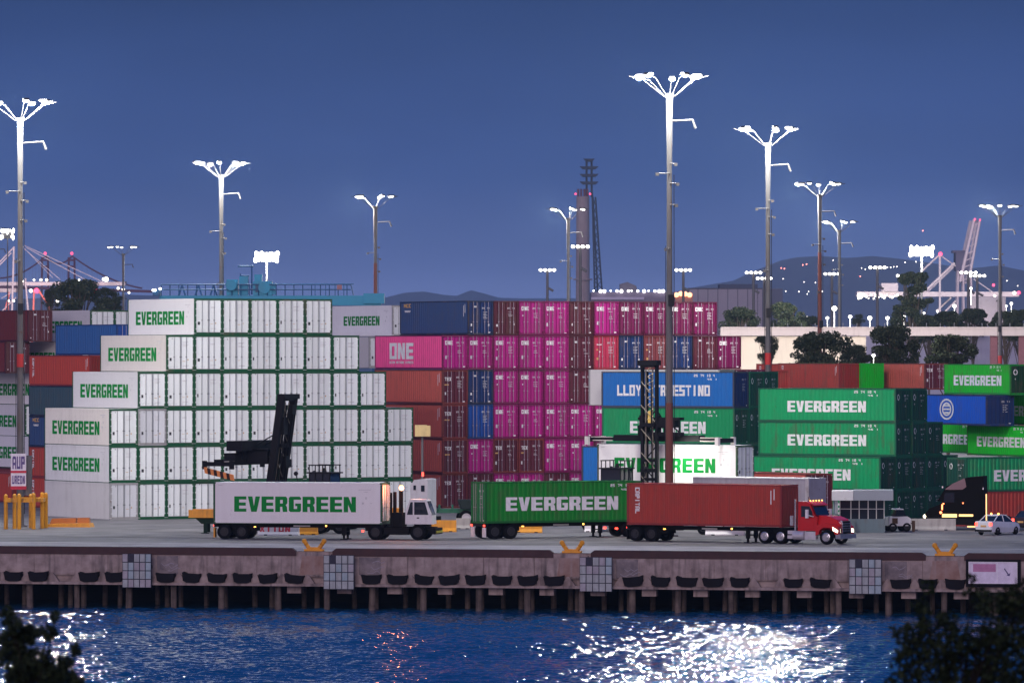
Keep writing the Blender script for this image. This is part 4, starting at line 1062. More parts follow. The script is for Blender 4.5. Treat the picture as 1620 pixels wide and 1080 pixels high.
def chassis(loc, rz, lab, col=None, flap='orange', axles=(.75, 2.0), rim=None):
    """container trailer; origin at the rear centre on the ground, +x forward"""
    col = col or M_black
    e = empty('container_chassis', loc, rz); tag(e, lab, 'trailer', 'container trailers on the quay road')
    m = MB()
    for y in (-.5, .42): m.box(.1, 12.0, y, y + .09, .82, 1.06)
    for x in (.05, 2.6, 4.8, 7, 9.3, 11.9): m.box(x, x + .16, -.41, .42, .88, 1.03)
    for x in (0, 12.05): m.box(x, x + .2, -1.2, 1.2, .86, 1.088)
    m.build('frame', col, e)
    m = MB(); m.box(.2, 2.9, -.62, -.5, .55, .82); m.box(.2, 2.9, .51, .62, .55, .82)
    for a in axles: m.bar((a, -1.0, .5), (a, 1.0, .5), .08, 8)
    m.build('bogie', M_black, e)
    for a in axles:
        for sd in (-1, 1): wheel(e, a, 1.2 * sd, .52, sd, .55, rim)
    m = MB(); m.box(9.1, 9.4, -.62, -.50, .3, .9); m.box(9.1, 9.4, .5, .62, .3, .9); m.box(9.15, 9.35, -.5, .5, .5, .58)
    for y in (-.62, .5): m.box(9.18, 9.32, y, y + .12, .04, .3); m.box(9.0, 9.5, y - .06, y + .18, .0, .05)
    m.build('landing_leg', M_black, e)
    m = MB(); m.box(-.02, .06, -1.2, -.7, .12, .8); m.box(-.02, .06, .7, 1.2, .12, .8)
    m.build_each('mud_flap', {'orange': M_yel2, 'white': plain('white_flap', (.75, .70, .72), .6), 'black': M_black}[flap], e)
    m = MB(); m.box(-.05, -.005, -1.15, -.95, .88, 1.0); m.box(-.05, -.005, .95, 1.15, .88, 1.0); m.build('tail_light', M_redl, e)
    m = MB(); m.box(2.9, 3.0, -1.18, -1.0, .84, .9); m.box(7.9, 8.0, -.56, -.51, .9, 1.0); m.build('side_marker', M_ambl, e)
    m = MB(); m.box(5.6, 6.8, -.54, -.515, .88, .98); m.build('number_plate', M_pale, e)
    return e
def yard_tractor(loc, rz, lab, body=None):
    body = body or paint('tractor_white', (.80, .79, .80), dirt=.08)
    e = empty('yard_tractor', loc, rz); tag(e, lab, 'yard tractor', 'yard tractors')
    m = MB(); m.box(-.9, 4.1, -.45, .45, .62, .92); m.box(.6, 2.4, -1.1, -.45, .38, .85); m.box(.9, 2.2, .45, 1.05, .4, .85); m.box(3.9, 4.3, -1.15, 1.15, .42, .85); m.build('frame', M_black, e)
    for x, r in ((0, .54), (3.05, .56)):
        for sd in (-1, 1): wheel(e, x, 1.2 * sd, r, sd, .5 if x == 0 else .34)
    m = MB(); m.prism([(2.12, 1.12), (4.05, 1.12), (4.0, 1.75), (3.62, 2.82), (2.45, 2.86), (2.14, 2.0)], -1.05, .35, 'y'); cabo = m.build('cab', body, e)
    m = MB()
    for y in (-1.056,): 
        m.prism([(2.24, 1.78), (2.66, 1.78), (2.66, 2.66), (2.50, 2.66)], y, y + .02, 'y'); m.prism([(2.76, 1.78), (3.78, 1.78), (3.52, 2.66), (2.76, 2.66)], y, y + .02, 'y')
    m.add([(4.0 + .012, -.95, 1.76), (4.0 + .012, .25, 1.76), (3.66, .25, 2.72), (3.66, -.95, 2.72)], [(0, 1, 2, 3)])
    m.add([(2.16, -.9, 2.1), (2.16, .2, 2.1), (2.39, .2, 2.72), (2.39, -.9, 2.72)], [(0, 1, 2, 3)])
    m.build('window', M_glass, cabo)
    m = MB(); m.box(2.95, 3.12, -1.075, -1.05, 1.52, 1.6); m.build('door_handle', M_black, cabo)
    m = MB(); m.bar((1.25, -.5, .9), (1.25, -.5, 3.35), .13, 8); m.bar((1.65, -.1, .9), (1.65, -.1, 3.4), .10, 8); m.box(1.0, 1.85, -.8, .6, .9, 1.9); m.bar((1.45, .4, .9), (1.45, .4, 3.4), .12, 8)
    m.box(1.0, 1.14, -.9, -.78, .9, 3.3); m.build('exhaust_stack', M_black, e)
    m = MB(); m.box(3.96, 4.36, -.95, .95, .5, .66); m.build('bumper', plain('bumper_green_yellow', (.35, .33, .05), .6), e)
    m = MB(); m.ball((1.7, -.4, 3.62), .17, 8, 6); m.build('beacon', emit('beacon_orange', (1, .35, .10), 16), e)
    m = MB(); m.box(-.85, .7, -.55, .55, .98, 1.08); m.build('fifth_wheel', M_black, e)
    m = MB(); m.box(-.98, -.9, -1.1, -.8, .55, .68); m.box(-.98, -.9, .8, 1.1, .55, .68); m.build('tail_light', M_redl, e)
    return e
def corner_loc(px, D, z=0): return Vector((X(px, D), D, z))
# truck A : white reefer, right front corner nearest
AA = R(-12); ax = Vector((math.cos(AA), math.sin(AA), 0)); ay = Vector((-math.sin(AA), math.cos(AA), 0))
DA = 397
cA = container('reefer', 2.9, 605.5, DA, 78, 1.09, 'white container with green EVERGREEN lettering on the front left trailer', 0, 'containers on trailers')
fA = corner_loc(605.5, DA)                # right front bottom corner (viewer side)
rearA = fA - ax * CL + ay * (CW / 2)
chassis(rearA, AA, 'black trailer under the white container on the quay road')
yard_tractor(fA + ay * (CW / 2) - ax * .55, AA, 'white yard tractor with slanted cab pulling the white container')
# reefer machinery colour glow comes from a lamp in the yard
# truck B : green, left rear corner nearest, heading right and away
BA = R(25); bx = Vector((math.cos(BA), math.sin(BA), 0)); by = Vector((-math.sin(BA), math.cos(BA), 0))
DB = 399; fB = corner_loc(768, DB)
r = make_container('truckgreen', 2.9, 1)
loc = fB + bx * (CL / 2) + by * (CW / 2); r.location = (loc.x, loc.y, 1.09); r.rotation_euler = (0, 0, R(-65))
# long axis local -y must point left/near: rotate so that -y = -bx
tag(r, 'green container with pale door rods on the middle trailer', 'shipping container', 'containers on trailers')
chassis(fB + by * (CW / 2), BA, 'black trailer under the green container with white mud flaps', flap='white')
yard_tractor(fB + by * (CW / 2) + bx * 11.3, BA, 'dark yard tractor hidden behind the red trailer', plain('tractor_dark', (.02, .03, .06), .5))
# truck C : red container, right front corner nearest, red conventional tractor
CA = R(-31); cx_ = Vector((math.cos(CA), math.sin(CA), 0)); cy_ = Vector((-math.sin(CA), math.cos(CA), 0))
DC = 389; fC = corner_loc(1236, DC)
rc = container('red', 2.9, 1236, DC, 59, 1.12, 'red ribbed container on the trailer pulled by the red truck', 0, 'containers on trailers')
chassis(fC + cy_ * (CW / 2) - cx_ * CL, CA, 'black trailer under the red ribbed container', flap='black', axles=(.65, 1.95))
def red_truck(loc, rz):
    e = empty('red_truck', loc, rz); tag(e, 'shiny red day cab truck with chrome tanks at the right', 'truck')
    red = paint('truck_red', (.55, .008, .012), rough=.2, dirt=.03, spec=.6)
    m = MB(); m.box(-1.2, 5.2, -.42, .42, .62, .9); m.build('frame', M_black, e)
    for x in (-.65, .65):
        for sd in (-1, 1): wheel(e, x, 1.22 * sd, .52, sd, .55, M_chrome)
    for sd in (-1, 1): wheel(e, 4.35, 1.2 * sd, .52, sd, .32, M_chrome)
    m = MB(); m.prism([(2.0, .95), (3.5, .95), (3.62, 1.95), (3.38, 2.0), (2.98, 2.86), (2.75, 2.98), (2.05, 3.0)], -1.08, 1.08, 'y'); cab = m.build('cab', red, e)
    m = MB(); m.prism([(3.5, 1.25), (5.25, 1.15), (5.30, 1.45), (5.05, 1.75), (4.4, 1.98), (3.61, 2.05)], -.82, .82, 'y'); m.build('hood', red, e)
    m = MB()
    for sd in (-1, 1):
        a, b = (-1.16, -.82) if sd < 0 else (.82, 1.16)
        m.prism([(3.48, .62), (3.72, .72), (3.82, 1.02), (4.10, 1.18), (4.62, 1.18), (4.92, 1.0), (5.04, .72), (5.32, .70), (5.30, 1.25), (4.95, 1.42), (4.2, 1.50), (3.5, 1.32)], a, b, 'y')
    m.build('fender', red, e)
    m = MB(); m.prism([(2.28, 1.92), (3.22, 1.92), (3.2, 2.25), (2.95, 2.68), (2.28, 2.70)], -1.10, -1.082, 'y'); m.prism([(2.28, 1.92), (3.22, 1.92), (3.2, 2.25), (2.95, 2.68), (2.28, 2.70)], 1.082, 1.10, 'y')
    m.add([(3.42, -.95, 2.03), (3.42, .95, 2.03), (3.02, .92, 2.84), (3.02, -.92, 2.84)], [(0, 1, 2, 3)]); m.v[-4:] = [(x + .03, y, z + .015) for x, y, z in m.v[-4:]]
    m.build_each('window', M_glass, cab)
    m = MB(); m.prism([(2.22, 1.1), (3.3, 1.1), (3.3, 1.88), (2.22, 1.88)], -1.095, -1.083, 'y'); m.build('door', red, cab)
    m = MB(); m.prism([(2.95, 2.84), (3.28, 2.70), (3.30, 2.76), (2.98, 2.94)], -1.0, 1.0, 'y'); m.build('sun_visor', red, cab)
    m = MB()
    for y in (-.85, -.42, 0, .42, .85): m.ball((2.9, y, 3.05), .05, 6, 4)
    m.build_each('marker_light', M_ambl, cab)
    m = MB(); m.bar((1.1 + .55, -.95, .62), (2.55, -.95, .62), .33, 14); m.box(2.6, 3.5, -1.15, -.8, .35, .9); m.box(1.2, 1.75, -1.15, -.75, .38, .62); m.box(1.2, 1.75, -1.12, -.75, .70, .95)
    m.build('fuel_tank', plain('polished_tank', (.75, .72, .76), .22, .5), e)
    m = MB(); m.bar((1.75, -.98, .95), (1.75, -.98, 3.15), .07, 8); m.bar((1.75, .98, .95), (1.75, .98, 3.3), .07, 8); m.bar((1.45, -.95, 1.3), (1.45, -.95, 2.0), .17, 8); m.build_each('exhaust_stack', M_chrome, e)
    m = MB(); m.box(5.1, 5.5, -1.15, 1.15, .42, .74); m.build('bumper', plain('bumper_chrome', (.35, .36, .42), .3, .7), e)
    m = MB(); m.prism([(5.29, .78), (5.36, .80), (5.32, 1.62), (5.22, 1.66)], -.55, .55, 'y'); m.build('grille', M_black, e)
    m = MB()
    for y in (-.60, .55): m.prism([(5.28, .76), (5.39, .78), (5.35, 1.66), (5.2, 1.72)], y, y + .05, 'y')
    for z in (.95, 1.12, 1.29, 1.46): m.box(5.33, 5.37, -.55, .55, z, z + .03)
    m.build('grille_trim', M_chrome, e)
    m = MB(); m.prism([(4.90, .98), (5.28, .84), (5.31, 1.02), (4.85, 1.26)], -1.17, -1.15, 'y'); m.add([(5.315, -1.13, .82), (5.315, -.8, .84), (5.30, -.8, 1.12), (5.30, -1.13, 1.08)], [(0, 1, 2, 3)]); m.add([(5.325, 1.13, .82), (5.325, .8, .84), (5.31, .8, 1.12), (5.31, 1.13, 1.08)], [(0, 1, 2, 3)])
    m.build('headlight', M_headl, e)
    m = MB(); m.bar((3.35, -1.2, 1.95), (3.05, -1.42, 2.05), .03, 6); m.box(2.85, 3.05, -1.52, -1.36, 1.85, 2.45); m.bar((3.35, 1.2, 1.95), (3.3, 1.42, 2.05), .03, 6); m.box(3.2, 3.32, 1.36, 1.58, 1.95, 2.45); m.build('mirror', plain('mirror_shell', (.75, .74, .76), .3), cab)
    return e
fifth = fC + cy_ * (CW / 2) - cx_ * .7
rt_ = red_truck(fifth, CA); rt_.scale = (.95, 1, .97)
# maroon container on a chassis behind the grey trailer
container('tex', 2.9, 1275, 425, 33, 1.15, 'maroon container standing behind the grey box trailer', 0, 'containers on trailers')
e = chassis(corner_loc(1275, 425) + Vector((1.02, .66, 0)) + Vector((-math.sin(R(33)), math.cos(R(33)), 0)) * CL, R(33 - 90), 'trailer under the maroon container behind the grey box', flap='black')
# grey box trailer
e = empty('box_trailer', corner_loc(1279, 404), R(-33)); tag(e, 'pale grey box trailer behind the red container', 'trailer')
m = MB(); m.box(-9.6, 0, 0, 2.5, 1.15, 4.1); bo = m.build('body', paint('trailer_grey', (.40, .38, .44), dirt=.15), e)
m = MB(); m.box(-9.6, -.0, -.02, 2.52, 4.1, 4.16); m.build('roof', paint('trailer_roof', (.6, .6, .62), dirt=.1), e)
m = MB(); m.box(-.25, .04, -.03, .10, 1.2, 4.09); m.build('corner_post', paint('trailer_trim', (.5, .48, .52), dirt=.2), e)
m = MB(); m.box(-9.2, -.3, .6, 1.9, .85, 1.15); m.build('frame', M_black, e)
for a in (-8.8, -7.5):
    for y, sd in ((.05, -1), (2.45, 1)): wheel(e, a, y, .5, sd, .5)
# tall white truck standing behind the yard tractor
D = 421; e = empty('white_truck', corner_loc(671, D), R(-20)); tag(e, 'tall white truck cab standing behind the yard tractor', 'truck')
m = MB(); m.prism([(-.75, 1.0), (.62, 1.0), (.62, 3.75), (.4, 3.8), (-.45, 3.7), (-.75, 3.3)], -.9, .9, 'y'); cab = m.build('cab', paint('white_cab', (.58, .58, .62), dirt=.15), e)
m = MB(); m.box(.1, .38, -.92, -.9, 2.85, 3.3); m.box(-.5, -.3, -.92, -.9, 2.95, 3.3); m.build_each('window', M_glass, cab)
m = MB(); m.box(-1.2, 1.0, -.9, .9, .55, 1.0); m.build('frame', M_black, e)
m = MB(); m.bar((-.1, 0, 3.95), (-.1, 0, 4.25), .07, 8); m.build('beacon', M_redl, cab)
for sd in (-1, 1): wheel(e, .1, 1.1 * sd, .5, sd, .34)
# dark green chassis parked behind
D = 432; e = empty('green_chassis', corner_loc(690, D), R(6)); tag(e, 'dark green empty trailer frame parked before the maroon containers', 'trailer')
m = MB(); m.box(0, 3.2, -.5, -.4, .95, 1.25); m.box(0, 3.2, .4, .5, .95, 1.25)
for q in (0, 1, 2, 3): m.box(q, q + .14, -.5, .5, 1.0, 1.2); m.bar((q + .2, -.5, 1.2), (q + .2, -.5, 1.6), .08, 6)
m.build('frame', paint('chassis_green', (.02, .14, .08), dirt=.3), e)
m = MB(); m.prism([(1.9, 1.26), (3.1, 1.26), (3.1, 1.7), (2.6, 1.95), (1.7, 1.95)], -.95, .9, 'y'); m.build('cover', plain('dark_cover', (.02, .03, .03), .7), e)
for sd in (-1, 1): wheel(e, 2.2, 1.1 * sd, .58, sd, .4, plain('pale_rim', (.55, .52, .55), .4))
# yellow bomb cart between truck A and the loader
D = 413; e = empty('yellow_trailer', corner_loc(302, D), R(-5)); tag(e, 'orange-yellow low trailer sticking out behind the white container', 'trailer')
m = MB(); m.box(0, 14.6, -1.2, -1.0, 1.15, 1.72); m.box(0, 14.6, 1.0, 1.2, 1.15, 1.72)
for q in range(8): m.box(.05 + q * 2, .25 + q * 2, -1.0, 1.0, 1.2, 1.6)
m.box(14.2, 15.4, -1.1, 1.1, 1.15, 1.85); m.build('frame', M_yel2, e)
m = MB(); m.prism([(.9, .7), (2.6, .7), (3.4, 1.15), (.4, 1.15)], -.9, .9, 'y'); m.box(1.05, 1.3, -.9, -.7, .05, .75); m.box(.9, 1.45, -1.0, -.6, 0, .05); m.box(1.05, 1.3, .7, .9, .05, .75); m.build('landing_leg', plain('leg_dark_green', (.01, .03, .02), .7), e)
for a in (9.6, 11.0):
    for sd in (-1, 1): wheel(e, a, 1.15 * sd, .55, sd, .5)
# guard booth
D = 414; xb0, xb1 = X(1316, D), X(1413, D); e = empty('guard_booth', (xb0, D, 0), R(-4)); tag(e, 'grey guard booth with flat roof and window band', 'booth')
W_ = xb1 - xb0; z = lambda py: Zp(py, D)
boothp = paint('booth_wall', (.13, .19, .22), dirt=.15)
m = MB(); m.box(.55, W_ - .6, 0, 2.6, 0, 1.0); m.box(.55, 1.7, -.3, 2.6, 0, .95); m.build('lower_wall', boothp, e)
m = MB(); m.box(.0, 1.55, -.35, 3.0, z(791), z(776)); m.build('canopy', paint('canopy_pale', (.62, .62, .64), dirt=.1), e)
m = MB(); m.box(1.55, W_, -.30, 3.0, z(791), z(775)); m.build('roof', paint('booth_roof', (.26, .29, .34), dirt=.1), e)
m = MB(); m.box(.6, W_ - .7, .1, 2.5, 1.0, z(791)); m.build('glazing', M_glass, e)
m = MB()
for q in (.55, 1.35, 1.95, 2.6, 3.2, W_ - .7): m.box(q, q + .07, .02, .1, 1.0, z(791))
m.box(.55, W_ - .6, .02, .1, 1.7, 1.75); m.build('mullion', paint('mullion_pale', (.45, .47, .45), dirt=.1), e)
m = MB(); m.box(.1, .45, -.2, .2, .0, z(791)); m.build('post', boothp, e)
m = MB()
for q in (.25, .33, .41): m.box(q, q + .04, -.24, -.2, 1.4, 2.3)
m.build('notice', M_pale, e)
# small white pickup
D = 417; e = empty('small_pickup', corner_loc(1420, D), R(10)); tag(e, 'small white utility pickup parked between booth and concrete barrier', 'pickup')
pw = paint('pickup_white', (.72, .72, .74), dirt=.15)
m = MB(); m.prism([(-.85, .42), (.75, .42), (.82, .95), (.55, 1.12), (-.80, 1.08)], -.8, .8, 'y'); b0 = m.build('body', pw, e)
m = MB(); m.prism([(-.35, 1.12), (.50, 1.12), (.25, 1.6), (-.25, 1.6)], -.7, .7, 'y'); m.build('cab_glass', M_glass, b0)
m = MB(); m.prism([(-.3, 1.6), (.3, 1.6), (.25, 1.68), (-.25, 1.68)], -.72, .72, 'y'); m.build('roof', pw, b0)
m = MB(); m.box(-.6, -.2, -.86, -.8, .6, 1.0); m.box(.95, 1.15, -.7, -.5, 0, .8); m.bar((1.1, -.6, .5), (.7, -.6, .7), .03); m.build('bracket', plain('rust_brown', (.1, .06, .04), .8), e)
for x in (-.55, .5):
    for sd in (-1, 1): wheel(e, x, .82 * sd, .33, sd, .22)
# black sleeper truck facing left
D = 421; e = empty('black_truck', corner_loc(1514, D), R(168)); tag(e, 'black sleeper truck with glowing orange marker strips facing left', 'truck')
bk_ = paint('truck_black', (.002, .0015, .002), rough=.6, dirt=.0, spec=.08)
m = MB(); m.prism([(-2.15, .85), (.9, .85), (.95, 2.1), (1.3, 2.15), (.6, 3.25), (-.9, 3.9), (-2.1, 4.0)], -1.15, 1.15, 'y'); cb_ = m.build('sleeper_cab', bk_, e)
m = MB(); m.prism([(.9, .7), (2.2, .6), (2.25, 1.2), (1.9, 1.6), (1.0, 1.95)], -1.0, 1.0, 'y'); m.build('hood', bk_, e)
m = MB()
m.prism([(.75, 3.0), (.2, 3.42), (-.72, 3.84), (-.85, 3.2), (-.55, 3.0), (.3, 2.98)], 1.152, 1.17, 'y'); m.build('wind_deflector', paint('deflector_mauve', (.16, .09, .11), rough=.3, dirt=.1), cb_)
m = MB(); m.prism([(.05, 2.05), (.85, 2.05), (.75, 2.75), (.05, 2.75)], 1.152, 1.165, 'y'); m.add([(1.32, -1, 2.17), (1.32, 1, 2.17), (.68, 1, 3.2), (.68, -1, 3.2)], [(0, 1, 2, 3)]); m.build('window', M_glass, cb_)
m = MB(); m.box(-.15, .95, 1.16, 1.2, .95, 1.2); m.box(-1.35, -.3, 1.16, 1.2, 1.02, 1.18); m.box(-2.7, -.9, 1.0, 1.05, .22, .32); m.build('marker_strip', emit('marker_strip_glow', (1, .60, .22), 1.6), e)
m = MB(); m.box(-2.75, -2.68, .95, 1.05, .3, 1.2); m.box(.9, 1.0, 1.16, 1.2, 1.5, 1.9); m.ball((1.05, 1.18, 1.3), .1); m.ball((.85, 1.18, 1.95), .06); m.ball((-.6, 1.18, 2.0), .05); m.build('side_marker', emit('side_marker_glow', (1, .22, .08), 5), e)
m = MB(); m.ball((2.2, .8, 1.0), .22, 8, 6, .8); m.build('headlight', M_headl, e)
m = MB(); m.box(-2.7, .9, .5, 1.1, .4, .9); m.box(-2.7, 1.9, -.45, .45, .6, .9); m.build('frame', M_black, e)
for x in (-3.6, -2.4, 1.45):
    for sd in (-1, 1): wheel(e, x, 1.18 * sd, .52, sd, .4, M_chrome if x > 0 else None)
m = MB(); m.bar((.9, 1.3, 3.1), (.9, 1.3, 3.25), .07, 6); m.bar((-2.1, 1.2, 3.0), (-2.1, 1.2, 3.15), .05, 6); m.build('mirror', M_chrome, cb_)
# white saloon car seen from behind
def car(loc, rz, lab, col, antenna=True):
    e = empty('white_car' if antenna else 'dark_car', loc, rz); tag(e, lab, 'car')
    p = paint('car_white' if antenna else 'car_dark', col, rough=.25, dirt=.03)
    wd = .86
    def sec(x, wb_, zb, wt_, zt): return None
    m = MB(); m.recalc = True
    prof = [(-2.2, .40, .75, .84, 1.00), (-2.12, .25, .84, .82, 1.05), (-1.5, .22, .88, .84, 1.06), (0, .2, .89, .86, .98), (1.3, .2, .88, .84, .95), (1.95, .24, .84, .78, .80), (2.2, .35, .72, .68, .62)]
    vs = []
    for x, zb, w1, w2, zt in prof:
        vs += [(x, -w1 * .92, zb), (x, -w1, (zb + zt) / 2), (x, -w2 * .96, zt), (x, w2 * .96, zt), (x, w1, (zb + zt) / 2), (x, w1 * .92, zb)]
    fs = []
    for i in range(len(prof) - 1):
        for j in range(6): fs.append((i * 6 + j, i * 6 + (j + 1) % 6, (i + 1) * 6 + (j + 1) % 6, (i + 1) * 6 + j))
    fs += [tuple(range(6)), tuple(range(len(vs) - 6, len(vs)))]
    m.add(vs, fs); b0 = m.build('body', p, e, smooth=False)
    m = MB(); vs = []
    for x, w1, z1_ in ((-1.75, .74, 1.04), (-1.0, .60, 1.44), (.2, .60, 1.46), (1.15, .74, .96)): vs += [(x, -w1, z1_), (x, w1, z1_)]
    m.add(vs + [(-1.75, -.8, .98), (-1.75, .8, .98), (1.15, -.8, .94), (1.15, .8, .94)], [(0, 1, 3, 2), (2, 3, 5, 4), (4, 5, 7, 6), (0, 2, 4, 6, 10, 8), (1, 3, 5, 7, 11, 9), (0, 1, 9, 8)])
    m.build('cabin_glass', M_glass, b0)
    m = MB(); m.prism([(-1.02, 1.44), (.22, 1.46), (.10, 1.53), (-.85, 1.52)], -.60, .60, 'y')
    for y in (-.70, .66): m.bar((-1.72, y * 1.03, 1.04), (-1.0, y * .88, 1.47), .045, 6); m.bar((1.1, y * 1.03, .97), (.2, y * .88, 1.48), .045, 6); m.bar((-.35, y * 1.10, 1.0), (-.35, y * .9, 1.46), .04, 6)
    m.build('roof', p, b0)
    for x in (-1.35, 1.35):
        for sd in (-1, 1): wheel(e, x, .88 * sd, .32, sd, .22, M_rim)
    m = MB()
    for y in (-.80, .58): m.box(-2.22, -2.12, y, y + .22, .72, .95)
    m.build('tail_light', M_redl, b0)
    m = MB(); m.box(-2.225, -2.19, -.26, .26, .62, .76); m.build('number_plate', M_txt_o, b0)
    m = MB(); m.box(-2.26, -2.1, -.78, .78, .28, .42); m.build('bumper', M_black, b0)
    e.scale = (.88, .88, .95)
    if antenna:
        m = MB(); m.bar((-1.6, .1, 1.05), (-1.62, .1, 3.1), .05, 6); m.build('whip_flag', emit('lit_whip', (1, .55, .22), 1.6), e)
        m = MB(); m.ball((-.5, -.35, 1.58), .08); m.ball((-.5, .35, 1.58), .08); m.build('roof_beacon', M_ambl, b0)
    return e
D = 408; car((X(1582, D), D + 1.5, 0), R(52), 'white saloon car with lit whip antenna driving away', (.72, .74, .80))
D = 420; car((X(1632, D), D, 0), R(60), 'dark car with red lights at the right edge behind the white car', (.03, .02, .03), False)

# ------------------------------------------------------------------ container handlers
def handler(loc, rz, lab, tilt, mh, spz, splen, stripes=False, ms=.62, th=1.0, body=M_black, hose=False, spx=1.15, cabz=4.2, frame2=True):
    e = empty('container_handler', loc, rz); tag(e, lab, 'container handler', 'container handlers in the yard')
    tx = lambda z: -math.tan(R(tilt)) * z
    m = MB(); cw_ = .5 if hose else 1.0
    for sg in (-1, 1):
        y = ms * sg
        m.add([(tx(z) + dx, y + dy, z) for z in (.3, mh) for dx, dy in ((-.35 * cw_, -.2 * cw_), (.18 * cw_, -.2 * cw_), (.18 * cw_, .2 * cw_), (-.35 * cw_, .2 * cw_))], [(0, 1, 2, 3), (4, 5, 6, 7), (0, 1, 5, 4), (1, 2, 6, 5), (2, 3, 7, 6), (3, 0, 4, 7)])
        m.add([(tx(z) + dx + .3, y * .7 + dy, z) for z in (.8, mh - .8) for dx, dy in ((-.08, -.08), (.08, -.08), (.08, .08), (-.08, .08))], [(0, 1, 2, 3), (4, 5, 6, 7), (0, 1, 5, 4), (1, 2, 6, 5), (2, 3, 7, 6), (3, 0, 4, 7)])
    for z in (.6, mh * .35, mh * .62, mh - .35): m.box(tx(z) - .4, tx(z) - .12, -.62, .62, z - .14, z + .14)
    if hose:
        zq = .8; sg = 1
        while zq < mh * .62: m.bar((-.1, -ms * sg, zq), (-.1, ms * sg, zq + 1.35), .05, 5); zq += 1.35; sg = -sg
        for zq in (2.2, 3.6, 5.0): m.box(-.2, .05, -ms, ms, zq, zq + .22)
    for (dz, dy_, h_) in () if hose else ((mh * .2, .5, 1.1), (mh * .45, -.5, .9), (mh * .7, .55, 1.3), (mh * .85, -.4, .7)): m.box(tx(dz) - .62, tx(dz) - .3, dy_ - .3, dy_ + .3, dz, dz + h_)
    for q in (-.5,) if hose else (-.85, -.2, .5): m.bar((tx(.8) - .45, q, .8), (tx(mh - 1) - .5, q * .8, mh - 1), .05, 5)
    m.box(tx(mh) - .45, tx(mh) + .2, -ms - .22, ms + .22, mh - .35, mh + .02)
    m.build('mast', body, e)
    m = MB()
    for q in (-.3, .3): m.bar((tx(1) - .1, q, 1), (tx(mh - .6) - .1, q, mh - .6), .06, 6)
    for k_ in range(6): 
        z = 1 + k_ * (mh - 2) / 6; m.bar((tx(z) - .3, -.6, z), (tx(z + 1.2) - .3, .6, z + 1.2), .035, 5)
    m.build('lift_chain', plain('worn_steel', (.16, .14, .12), .5, .4), e)
    if hose:
        m = MB(); pts = []
        for i in range(61):
            z = mh * .64 + i * (mh * .36) / 60; a = i * .9
            pts.append((tx(z) - .15 + .16 * math.cos(a), -.14 + .22 * math.sin(a), z))
        for p_, q_ in zip(pts[:-1], pts[1:]): m.bar(p_, q_, .035, 5, caps=False)
        m.build('coiled_hose', paint('hose_cream', (.75, .62, .38), dirt=.1), e)
        m = MB(); m.box(tx(mh * .6) - .3, tx(mh * .6) + .05, -.24, .0, mh * .63, mh * .70); m.build('yellow_guard', paint('guard_yellow', (.80, .55, .12), dirt=.1), e)
    # carriage
    m = MB(); m.box(.2 + tx(spz), spx, -1.15, 1.15, spz + .25, spz + .75); m.box(.2 + tx(spz), spx, -1.2, 1.2, spz + 1.15, spz + 1.35)
    for y in (-1.15, -.4, .4, 1.1): m.box(.25 + tx(spz), spx - .1, y, y + .1, spz + .3, spz + 1.3)
    for y in (-.9, .9): m.bar((tx(spz + 2.6), y * .6, spz + 2.6), (spx, y, spz + 1.3), .05, 6)
    m.build('carriage', body, e)
    m = MB()
    m.box(spx, spx + .9, -splen * .32, splen * .32, spz + .15, spz + .15 + .47 * th)
    for xx in (spx + .05, spx + .68): m.box(xx, xx + .16, -splen / 2, splen / 2, spz + .22, spz + .22 + .20 * th)
    if th > 1: m.box(spx - .5, spx + .8, -splen * .40, splen * .30, spz + 1.2, spz + 1.95); m.box(spx - .1, spx + .5, splen * .1, splen * .2, spz + .6, spz + 1.3)
    else:
        for q in (-.6, .8): m.box(-.1, .5, q - .08, q + .08, spz + .5, spz + 2.1)
        m.box(-.1, .6, -2.6, 1.0, spz + .55, spz + .85); m.box(-.1, .6, -2.6, 1.0, spz + 1.75, spz + 1.95); m.box(-.05, .05, -2.6, -2.5, spz + .85, spz + 1.75); m.box(-.1, .5, -2.2, .2, spz + 1.2, spz + 1.75)
        m.bar((.2, -2.5, spz + .8), (.2, -1.2, spz + 1.8), .06, 5); m.bar((.2, -1.2, spz + 1.8), (.2, .2, spz + .8), .06, 5)
    for y in (-splen / 2, splen / 2 - .25): m.box(spx - .65, spx + 1.75, y, y + .25, spz + .10, spz + .42)
    sp = m.build('spreader', body, e)
    m = MB()
    for y in (-splen / 2 - .02, splen / 2 - .28):
        for xx in (spx - .72, spx + 1.55): m.box(xx, xx + .28, y, y + .3, spz - .12, spz + .5)
    m.build_each('twistlock_head', M_hb if stripes else paint('twistlock_white', (.7, .66, .66), dirt=.2), sp)
    rails = MB()
    for sg in (-1, 1):
        rails.box(spx - .02, spx + .04, min(sg * splen * .33, sg * splen * .49), max(sg * splen * .33, sg * splen * .49), spz + .16, spz + .24)
        rails.box(spx - .02, spx + .04, min(sg * splen * .33, sg * splen * .49), max(sg * splen * .33, sg * splen * .49), spz + .42, spz + .48)
    rails.build('spreader_rail', paint('rail_pale', (.55, .48, .48), dirt=.3), sp)
    # body
    m = MB(); m.prism([(-7.2, .9), (-.4, .9), (-.4, 1.7), (-2.2, 1.9), (-2.2, 2.3), (-6.9, 2.3), (-7.3, 1.8)], -1.2, 1.2, 'y'); m.build('engine_body', body, e)
    m = MB(); m.prism([(-5.6, 2.3), (-3.7, 2.3), (-3.75, cabz), (-5.45, cabz)], -.8, .8, 'y'); cb2 = m.build('cab', M_glass, e)
    m = MB(); m.box(-5.7, -3.6, -.9, .9, cabz, cabz + .1)
    for xx in (-5.5, -4.9, -4.3, -3.8):
        for y in (-.85, .8): m.box(xx, xx + .06, y, y + .06, 2.3, cabz + .62)
